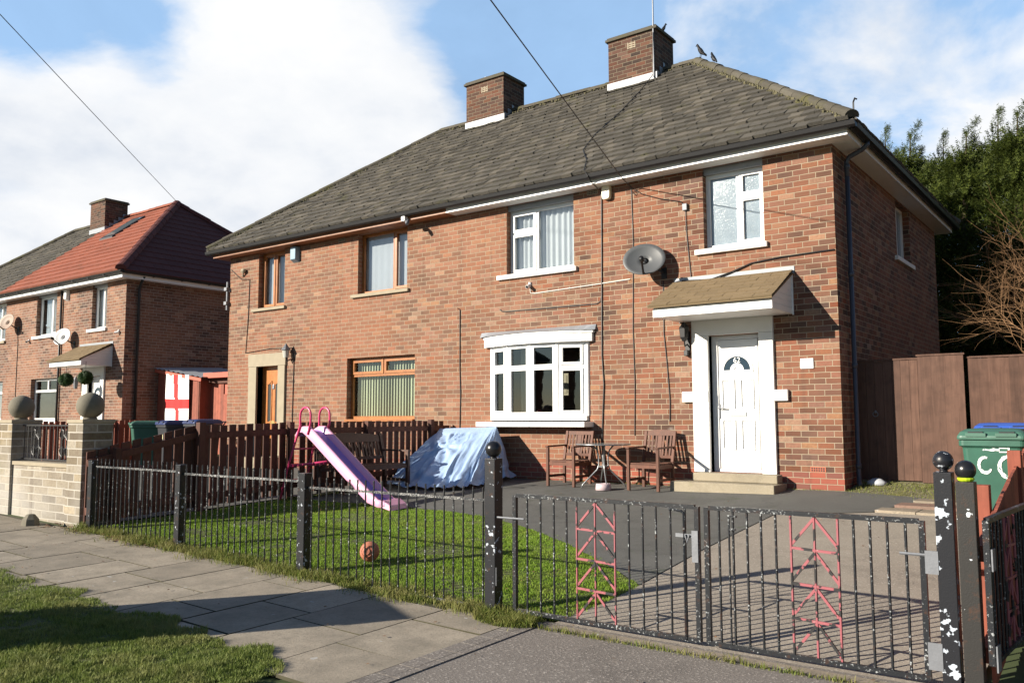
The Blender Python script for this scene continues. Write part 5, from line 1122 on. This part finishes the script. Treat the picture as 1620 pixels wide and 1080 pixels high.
for k in range(4):
    c_, s_ = math.cos(k*math.pi/2+.5), math.sin(k*math.pi/2+.5); m = MB(); m.tube([(c_*.17, s_*.17, .68), (c_*.10, s_*.10, .60), (c_*.075, s_*.075, .5), (c_*.075, s_*.075, .36), (c_*.1, s_*.1, .29), (c_*.22, s_*.22, .17), (c_*.33, s_*.33, .06), (c_*.36, s_*.36, 0)], .012, 8); m.build('leg', M['steel'], t, True)
m = MB(); m.lathe((0, 0, .33), [(.09, 0), (.09, .02)], 14); m.build('leg_ring', M['steel'], t)
m = MB(); m.lathe((-3.4, -.88, g(-3.4, -.88)+.008), [(.11, 0), (.125, .005), (.115, .10), (.105, .105), (.09, .1), (.085, .03), (.001, .025)], 24); tag(m.build('pet_bowl', M['bowl'], None, True), 'pale pink pet bowl on the ground under the round table', 'bowl')
def bench():
    t = thing('garden_bench', 'dark wooden bench with slatted back along the picket fence behind the slide', 'bench', (-6.85, -2.72, -.135), R_(90)); W_ = M['benchwood']; hl = .72
    for sx_ in (-1, 1):
        m = MB(); m.bar((sx_*hl, -.32, 0), (sx_*hl, -.32, .62), .055, .055); m.build('leg', W_, t); m = MB(); m.bar((sx_*hl, .22, 0), (sx_*hl, .22, .42), .055, .055); m.bar((sx_*hl, .22, .42), (sx_*hl, .36, .92), .05, .055, (1, 0, 0)); m.build('leg', W_, t)
        m = MB(); m.bar((sx_*hl, -.36, .635), (sx_*hl, .3, .64), .07, .028); m.build('armrest', W_, t); m = MB(); m.bar((sx_*hl, -.3, .15), (sx_*hl, .2, .15), .03, .05); m.bar((sx_*hl, -.3, .38), (sx_*hl, .2, .38), .03, .06); m.build('side_rail', W_, t)
    m = MB()
    for i in range(6): y = -.32+i*.095; m.box(-hl+.02, hl-.02, y, y+.075, .41, .43)
    m.box(-hl+.03, hl-.03, -.335, -.31, .35, .41); m.build('seat', W_, t)
    yb = lambda z: .225+(z-.42)*.28
    m = MB(); P = [(-hl, .78), (hl, .78)]+[(lerp(hl, -hl, i/10), .89+.05*math.sin(math.pi*i/10)) for i in range(11)]
    m.prism(P, lambda a, b, d: (a, yb(b)+d, b), -.014, .014); m.bar((-hl, yb(.52), .52), (hl, yb(.52), .52), .03, .05)
    for i in range(18): x = -.64+i*.0755; m.bar((x, yb(.52), .52), (x, yb(.79), .79), .04, .012, (0, -1, 0))
    m.build('backrest', W_, t)
bench()
# slide: runs along +x from the ladder to the foot
t = thing('childs_slide', 'pink and lilac plastic slide with hot pink tube ladder on the patio', 'slide', (0, 0, 0)); yc, hwid = -3.82, .175
prof = [(a-.12, b-.03) for a, b in [(-6.86, .80), (-6.80, .875), (-6.70, .895), (-6.60, .87), (-6.45, .77), (-6.0, .455), (-5.5, .105), (-5.25, -.06), (-5.08, -.125), (-4.93, -.135)]]
def strip(offs, name, mat, sm=True):
    m = MB(); n = len(offs); vs = []
    for i, (x, z) in enumerate(prof):
        k = min(1, max(0, (i-1)/2)) ; fl = .35+.65*k if i < 4 else 1
        if i >= 8: fl *= .75
        for (dy, dz) in offs: vs.append((x+(dz*.55 if 2 < i < 8 else 0), yc+dy, z+dz*fl))
    m.add(vs, [(i*n+j, i*n+j+1, (i+1)*n+j+1, (i+1)*n+j) for i in range(len(prof)-1) for j in range(n-1)]+[tuple(range(n)), tuple(range((len(prof)-1)*n, len(prof)*n))]); return m.build(name, mat, t, sm)
strip([(-.115, .012), (-.09, 0), (.09, 0), (.115, .012)], 'chute', M['slidelilac'])
for sd in (-1, 1): fixn(strip([(sd*.11, .0), (sd*.125, .075), (sd*.145, .088), (sd*.175, .08), (sd*.18, -.045), (sd*.165, -.055), (sd*.11, -.012), (sd*.11, .0)], 'side_wall', M['slidepink']))
m = MB(); m.add([(a-.12, b, c-.04) for a, b, c in [(-4.96, yc-.18, -.15), (-4.82, yc-.17, -.185), (-4.82, yc+.17, -.165), (-4.96, yc+.18, -.13), (-4.98, yc-.18, -.05), (-4.83, yc-.165, -.12), (-4.83, yc+.165, -.11), (-4.98, yc+.18, -.04)]], [(0, 1, 2, 3), (4, 5, 6, 7), (0, 1, 5, 4), (1, 2, 6, 5), (2, 3, 7, 6), (3, 0, 4, 7)]); m.build('chute_lip', M['slidepink'], t, False, .012)
for sd in (-1, 1):
    y = yc+sd*.185; m = MB()
    hoop = [(-7.24, y+sd*.05, g(-7.2, y)+.0), (-7.1, y+sd*.02, .32), (-6.86, y, .93)]+[(-6.72+.12*math.cos(a)-.02, y, 1.09+.12*math.sin(a)) for a in np.linspace(math.pi, 0, 9)]+[(-6.62, y, .98), (-6.68, y, .80)]
    m.tube(hoop, .0165, 8); m.build('ladder_rail', M['hotpink'], t, True)
    m = MB(); m.tube([(-7.1, y+sd*.02, .31), (-6.27, y-sd*.03, .41)], .0165, 8); m.build('brace', M['hotpink'], t, True)
for k, z in enumerate((.1, .34, .58)):
    x = lerp(-7.24, -6.86, (z+.18)/1.1); m = MB(); m.bar((x, yc-.2, z), (x, yc+.2, z), .06, .025); m.build('rung', M['hotpink'], t, False, .006)
# covered object
def tarp():
    Rl, Rr = Vector((-7.22, -.42, .85)), Vector((-5.92, -.36, .885))
    hem = [Vector(p) for p in ((-7.22, -.25, .0), (-7.24, -1.1, -.0), (-7.16, -1.86, -.07), (-6.5, -2.05, -.085), (-5.8, -2.03, -.075), (-5.5, -1.75, -.06), (-5.42, -1.3, -.04), (-5.6, -.7, 0), (-5.75, -.15, 0))]
    rid = [Rl, Rl, Rl.lerp(Rr, .05), Rl.lerp(Rr, .35), Rl.lerp(Rr, .65), Rr.lerp(Rl, .04), Rr, Rr, Rr]
    nu, nv = 130, 44; m = MB(); vs = []; rnd = random.Random(3)
    ph = [rnd.uniform(0, 6.28) for _ in range(8)]
    for iu in range(nu+1):
        u = iu/nu*(len(hem)-1); i = min(int(u), len(hem)-2); f = u-i; f = f*f*(3-2*f)*.5+f*.5
        h = hem[i].lerp(hem[i+1], f); r = rid[i].lerp(rid[i+1], f)
        for iv in range(nv+1):
            v = iv/nv; p = r.lerp(h, v)
            bul = math.sin(math.pi*min(1, v*1.05))*.05
            out = Vector((h.x-r.x, h.y-r.y, 0)); out = out.normalized() if out.length > .01 else Vector((0, -1, 0))
            p += Vector((0, 0, bul*.75))+out*bul*.5*(v < .9)
            # folds pulled from a pinch point on the front
            fold = .022*math.sin(u*9+ph[0]+v*2)*v**1.4+.014*math.sin(u*19+ph[1]-v*4)*v**1.2+.010*math.sin(u*31+v*9+ph[2])*v
            dx, dz = p.x+6.55, p.z-.55; rr = math.hypot(dx, dz); an = math.atan2(dz, dx); k = math.exp(-(rr/.55)**2)
            fold += .024*k*math.sin(an*11+1.1*math.sin(3*an))*min(1, rr/.12)*(1 if p.y < -.6 else 0)
            fold += .03*math.exp(-((v-.86)/.06)**2)*math.sin(u*6.5+ph[3])
            p += out*fold*1.5+Vector((0, 0, fold*.8))
            if v > .9: p += out*(v-.9)*.8*(.4+.6*math.sin(u*8+ph[4])**2); 
            p.z = max(p.z, g(p.x, p.y)+.012+.012*math.sin(u*23+v*40)**2)
            p.y = min(p.y, -.06); p.x = max(p.x, -7.26)
            vs.append(p)
    w = nv+1; m.add(vs, [(a*w+b, (a+1)*w+b, (a+1)*w+b+1, a*w+b+1) for a in range(nu) for b in range(nv)])
    n0 = len(vs); o = m.build('tarpaulin_cover', M['tarp'], None, True); return tag(o, 'pale blue tarpaulin draped over garden things under the bow window', 'tarpaulin')
tarp()
t = thing('football', 'orange terracotta coloured ball lying on the lawn behind the railings', 'ball', (-2.86, -6.36, g(-2.86, -6.36)+.112)); m = MB(); m.ball((0, 0, 0), .1, 28, 18); m.build('ball_skin', M['terracotta'], t, True)
m = MB(); a_ = Vector((.45, -.85, .15)).normalized(); r1 = a_.cross(Vector((0, 0, 1))).normalized(); r2 = r1.cross(a_)
for rad in (.03, .055): m.tube([a_*math.sqrt(.1005**2-rad**2)+(r1*math.cos(k*math.pi/12)+r2*math.sin(k*math.pi/12))*rad for k in range(25)], .004, 5)
m.build('moulded_ring', plain('darker_terracotta', (.40, .13, .08), .6), t, True)

# ---------------------------------------------------------------- stone wall, pillars and the neighbour's garden
def pillar(label, x):
    t = thing('stone_pillar', label, 'pillar', (x, -6.8, 0)); m = MB(); m.box(-.2, .2, -.2, .2, g(x, -7)-.1, .985); m.build('shaft', M['stone'], t, bevel=.008)
    m = MB(); m.box(-.215, .215, -.215, .215, .985, 1.035); m.build('coping', M['sillstone'], t, bevel=.008); return t
pillar('stone gate pillar on the right, beside the black railings', -7.65); pillar('stone pillar on the left at the photo edge', -9.68)
for x, l in ((-7.68, 'weathered stone ball on the right stone pillar'), (-9.68, 'weathered stone ball on the left stone pillar')):
    m = MB(); m.lathe((x, -6.8, 1.03), [(.09, 0), (.085, .03)], 16); m.ball((x, -6.8, 1.03+.185), .172, 28, 18); tag(m.build('stone_ball', M['stoneball'], None, True), l, 'stone ball')
def swall(label, x0, x1):
    t = thing('stone_wall', label, 'wall', ((x0+x1)/2, -6.83, 0)); L = (x1-x0)/2; m = MB(); m.box(-L, L, -.13, .1, -.6, .40); m.build('masonry', M['stone'], t); m = MB(); m.box(-L, L, -.15, .13, .402, .455); m.build('coping', M['sillstone'], t, bevel=.006)
swall('low pale stone garden wall between the two pillars', -9.478, -7.852); swall('low stone garden wall running out of the photo at left', -14.5, -9.882)
t = thing('wrought_iron_grille', 'scrolled black wrought iron panel set on the low wall between the pillars', 'grille', (-8.66, -6.85, .455)); L = .81; m = MB()
for z in (.03, .5): m.box(-L, L, -.008, .008, z-.008, z+.008)
for i in range(15): x = lerp(-L, L, (i+.5)/15); m.tube([(x, 0, .03), (x, 0, .5)], .005, 5)
m.build('frame', M['iron'], t)
for cx_ in (-.36, .45):
    m = MB()
    for sd in (-1, 1):
        for zc_, sg in ((.38, 1), (.15, -1)):
            m.tube([(cx_+sd*(.02+.09*(k/20)*math.sin(k*.55)+.05), -.012, zc_+sg*.09*(1-k/40)*math.cos(k*.55)) for k in range(21)], .007, 5)
        m.tube([(cx_+sd*.07, -.012, .06+.04*k) for k in range(11)], .006, 5)
    m.build('scroll', M['iron'], t)
t = thing('garden_shed', 'red stained timber lean-to shed with corrugated roof between the houses', 'shed', (0, 0, 0)); m = MB(); x = -19.3
while x < -17.35:
    zt = lerp(2.38, 2.10, (x+19.3)/1.95); m.box(x, x+.115, 1.0, 1.025, 0, zt); x += .12
m.box(-19.35, -19.3, 1.0, 3.0, 0, 2.4); m.box(-17.3, -17.25, 1.0, 3.0, 0, 2.1); m.build('boards', M['redfence'], t)
m = MB(); n = 40
vs = []
for i in range(n+1):
    x = lerp(-19.42, -17.0, i/n); z = lerp(2.52, 2.17, i/n)+.018*math.sin(i*1.6); vs += [(x, .9, z), (x, 3.1, z+.1)]
m.add(vs, [(2*i, 2*i+2, 2*i+3, 2*i+1) for i in range(n)]); m.build('roof', M['corr'], t, True)
m = MB(); m.bar((-19.4, .93, 2.44), (-17.1, .93, 2.11), .03, .09); m.build('bargeboard', plain('orange_red_paint', (.42, .09, .05), .6), t)
t = thing('side_gate', 'red boarded gate with dark top beam right of the hanging flag', 'gate', (0, 0, 0)); m = MB(); x = -17.2
while x < -14.62: m.box(x, x+.115, 1.3, 1.325, .02, 1.72 if x > -16.6 else 2.0); x += .12
m.build('boards', M['redfence'], t); m = MB(); m.box(-17.2, -14.6, 1.24, 1.36, 2.02, 2.14); m.build('beam', M['fence'], t); m = MB(); m.box(-16.6, -14.6, 1.33, 1.36, 1.72, 2.02); m.box(-17.2, -14.6, 1.05, 1.45, 2.16, 2.3); m.build('top_panel', plain('orange_red_panel', (.42, .09, .05), .6), t)
def flagm():
    t = thing('flag', 'white flag with a red cross hung sideways on the red shed', 'flag', (-18.2, .93, 0)); n = 24; mats = []
    m = MB(); vs = []; nx_, nz_ = 30, 30; x0, x1, z0, z1 = -.58, .55, 1.0, 2.33
    def P(i, j):
        a, b = i/nx_, j/nz_; return (lerp(x0, x1, a)+.07*(b-.5)*0, -.02-.012*math.sin(a*11+b*3)-.01*math.sin(a*23), lerp(z0, z1, b)-.06*a*b+.02*math.sin(a*math.pi)*-b)
    vs = [P(i, j) for j in range(nz_+1) for i in range(nx_+1)]; w = nx_+1
    for j in range(nz_):
        for i in range(nx_):
            m.m = 1 if (11 <= i+ (j-15)*.12 < 17 or 8 <= j < 14) else 0
            m.f.append((j*w+i, j*w+i+1, (j+1)*w+i+1, (j+1)*w+i)); m.mi.append(m.m)
    m.v = [tuple(v) for v in vs]; m.build('cloth', [M['cloth'], M['clothred']], t, True)
flagm()
def topiary(label, x, y, z):
    t = thing('topiary_ball', label, 'hanging plant', (x, y, z), 0, 'hanging topiary balls'); P = []; m = MB()
    for _ in range(1500):
        d = Vector((random.gauss(0, 1), random.gauss(0, 1), random.gauss(0, 1))).normalized(); r = .19*random.uniform(.8, 1.03); c = d*r; a = d.orthogonal().normalized()*.022; b = d.cross(a).normalized()*.014; a = (a+d*.01); m.add([c-a, c+b, c+a+d*.012, c-b], [(0, 1, 2, 3)])
    m.ball((0, 0, 0), .155, 12, 8); m.build('foliage', M['box'], t)
    m = MB(); m.tube([(0, 0, .18), (0, 0, .42), (0, 0, .45)], .006, 5); m.build('chain', M['iron'], t)
topiary('round green topiary ball hanging left of the porch door of the house at left', -21.15, -.75, 2.17); topiary('round green topiary ball hanging in front of the porch door of the house at left', -20.05, -.75, 2.2)
for i in range(2):
    pass
m = MB(); m.lathe((-8.05, -7.32, g(-8, -7.3)), [(.11, 0), (.10, .08), (.05, .14), (.001, .15)], 7); tag(m.build('dark_stone', M['stoneball'], None), 'dark broken stone lying at the foot of the stone wall', 'stone')
m = MB(); m.lathe((.30, .52, .07), [(.12, 0), (.11, .05), (.05, .09), (.001, .1)], 9, 1.2, .8); tag(m.build('plastic_bag', M['corr'], None, True), 'crumpled pale bag on the ground by the side gate', 'bag')

# ---------------------------------------------------------------- trees and shrubs
def conifer_mesh(seed, H_=9.0, R=1.6, nf=8000, nsp=7):
    r = np.random.default_rng(seed)
    # body of the crown: lumpy cone of sprays
    n = nf; h = r.beta(1.1, 1.0, n)*H_*.86+.15; q = h/H_
    env = R*np.minimum(1, (1-q)*1.75+.02)**.8*(.82+.18*np.sin(q*23+seed)); th = r.uniform(0, 2*np.pi, n)
    rad = env*(.3+.7*r.random(n)**.6)*r.uniform(.8, 1.15, n)*(1+.22*np.sin(th*3+h*1.3+seed)+.16*np.sin(th*5-h*2.1))*1.35
    base = np.stack([np.cos(th)*rad, np.sin(th)*rad, h], 1)
    out = np.stack([np.cos(th), np.sin(th), r.uniform(-.1, .9, n)], 1)+r.normal(0, .3, (n, 3)); out[:, 0] += .4*np.clip((q-.55)/.3, 0, 1); L = r.uniform(.24, .55, n)*(1-.4*q)
    B, O, LL = [base], [out], [L]
    # wind-bent leaders above it
    for k in range(nsp):
        a = r.uniform(0, 2*np.pi); rr = 0 if k == 0 else r.uniform(.25, 1.0); h0 = H_*(.80 if k == 0 else r.uniform(.66, .82)); ln = H_*.2 if k == 0 else r.uniform(.7, 1.5); m = 260
        t = r.random(m)**.8; w = .48*(1-t)**.9; ph = r.uniform(0, 2*np.pi, m); lean = r.uniform(.25, .6)
        B.append(np.stack([np.cos(a)*rr+np.cos(ph)*w*r.random(m)+lean*t**2, np.sin(a)*rr+np.sin(ph)*w*r.random(m), h0+ln*t], 1))
        O.append(np.stack([np.cos(ph)*.8+.55, np.sin(ph)*.8, r.uniform(.4, 1.3, m)], 1)); LL.append(r.uniform(.18, .42, m)*(1.15-.75*t))
    base, out, L = np.concatenate(B), np.concatenate(O), np.concatenate(LL); n = len(L)
    out /= np.linalg.norm(out, axis=1)[:, None]
    side = np.cross(out, r.normal(0, 1, (n, 3))); side /= np.linalg.norm(side, axis=1)[:, None]
    V = []; k = 8
    for i in range(k):
        f = (i//2)/((k-1)/2)*.85+.05; sg = 1 if i % 2 else -1
        b = base+out*(L*f)[:, None]; l = (L*(.42-.25*f)); tip = b+out*(l*.8)[:, None]+side*(sg*l*.7)[:, None]+r.normal(0, .02, (n, 3)); tip[:, 2] -= l*.15
        wv = out*(L*.085)[:, None]; V.append(np.stack([b-wv*.5, b+wv*.9, tip], 1))
    V = np.stack(V, 1).reshape(-1, 3); nt_ = n*k
    me = bpy.data.meshes.new('crown'); me.vertices.add(nt_*3); me.vertices.foreach_set('co', V.reshape(-1).astype(np.float32)); me.loops.add(nt_*3); me.loops.foreach_set('vertex_index', np.arange(nt_*3, dtype=np.int32)); me.polygons.add(nt_); me.polygons.foreach_set('loop_start', np.arange(nt_, dtype=np.int32)*3); me.update(calc_edges=True); me.validate(); me.materials.append(M['leaf']); return me
cms = [conifer_mesh(1), conifer_mesh(5)]

def conifer(label, x, y, sc, rz, k):
    t = thing('conifer_tree', label, 'tree', (x, y, 0), rz, 'tall conifers behind the back fence'); c = bpy.data.objects.new('crown', cms[k]); COL.objects.link(c); c.parent = t; c.scale = (sc[0], sc[0], sc[1])
    m = MB(); m.tube([(0, 0, -.1), (0, 0, 3), (0.05, 0, 6), (.2*sc[0], 0, 8.7*sc[1])], [.16, .13, .08, .01], 8); m.build('trunk', M['bark'], t, True)
for i, (x, y, a, b, rz, k, l) in enumerate([(-2.15, 12.4, .8, 1.02, 0, 0, 'conifer with a thin tip just right of the roof corner'), (-1.42, 11.9, .85, 1.0, .3, 1, 'tall pointed conifer second from the roof corner'), (-.75, 12.8, .8, .98, -.3, 0, 'conifer with a low blunt top third from the roof corner'),
        (-.05, 11.6, .95, .965, .2, 1, 'conifer with a drooping tip in the middle of the row'), (.62, 12.2, .9, 1.0, -.2, 0, 'conifer with two leaning tips right of the middle'), (1.12, 11.5, .9, .99, .1, 1, 'tall conifer with a bent leader near the right edge'), (2.0, 12, 1, .93, .4, 0, 'conifer partly cut by the right edge of the photo'), (3.2, 12.3, 1.1, .95, -.1, 1, 'conifer beyond the right edge of the photo')]):
    conifer(l, x, y, (a, b*(1.0 if x < 1.5 else .95)), rz, k)
def bare_bush(label, x, y, seed=4):
    rb = random.Random(seed); t = thing('bare_shrub', label, 'shrub', (x, y, 0)); m = MB()
    def br(p, d, L, r, lv):
        pts = [p]; q = p; dd = d
        for i in range(5): dd = (dd+Vector((rb.gauss(0, .14), rb.gauss(0, .14), rb.gauss(0, .10)-(.05 if lv > 1 else 0)))).normalized(); q = q+dd*L/5; pts.append(q)
        m.tube(pts, [r*(1-.14*i) for i in range(6)], 4 if lv else 6)
        if lv < 3:
            for _ in range([8, 8, 7][lv]):
                i = rb.randint(2, 5) if lv else rb.randint(3, 5); nd = (dd*.8+Vector((rb.gauss(0, .5), rb.gauss(0, .5), rb.gauss(.3, .35)))).normalized(); br(pts[i], nd, L*rb.uniform(.5, .75), r*.5, lv+1)
    for _ in range(7): br(Vector((rb.gauss(0, .2), rb.gauss(0, .2), .1)), Vector((rb.gauss(-.05, .2), rb.gauss(0, .2), 1)).normalized(), 2.0, .017, 0)
    m.build('branches', M['twig'], t)
bare_bush('bare orange twigged shrub in front of the conifers at the right edge', 3.15, 2.6)
# unseen cabinet, added to throw the broad shadow over the pavement
t = thing('shadow_cabinet', 'green cabinet added out of view to throw the broad pavement shadow', 'cabinet', (-3.95, -10.75, g(-3.9, -10.7)), R_(-30))
m = MB(); m.box(-.55, .55, -.2, .2, 0, 1.42); m.build('case', M['ceramic'], t, bevel=.01); m = MB(); m.box(-.58, .58, -.23, .23, 1.42, 1.47); m.build('top', M['ceramic'], t, bevel=.01)
for x in (-.275, .275): m = MB(); m.box(x-.25, x+.25, -.215, -.2, .08, 1.36); m.box(x+.15, x+.2, -.225, -.213, .65, .8); m.build('door', M['ceramic'], t)

# the houses next door and across the street, beyond the frame
dupthing(H, (19.9, 0, 0), 0, 'brick semi detached pair next door, beyond the right edge of the photo')
dupthing(H, (-38, -36, 0), math.pi, 'brick semi detached pair across the street, furthest left behind the photographer')
dupthing(H, (-17.5, -36, 0), math.pi, 'brick semi detached pair across the street, straight behind the photographer')
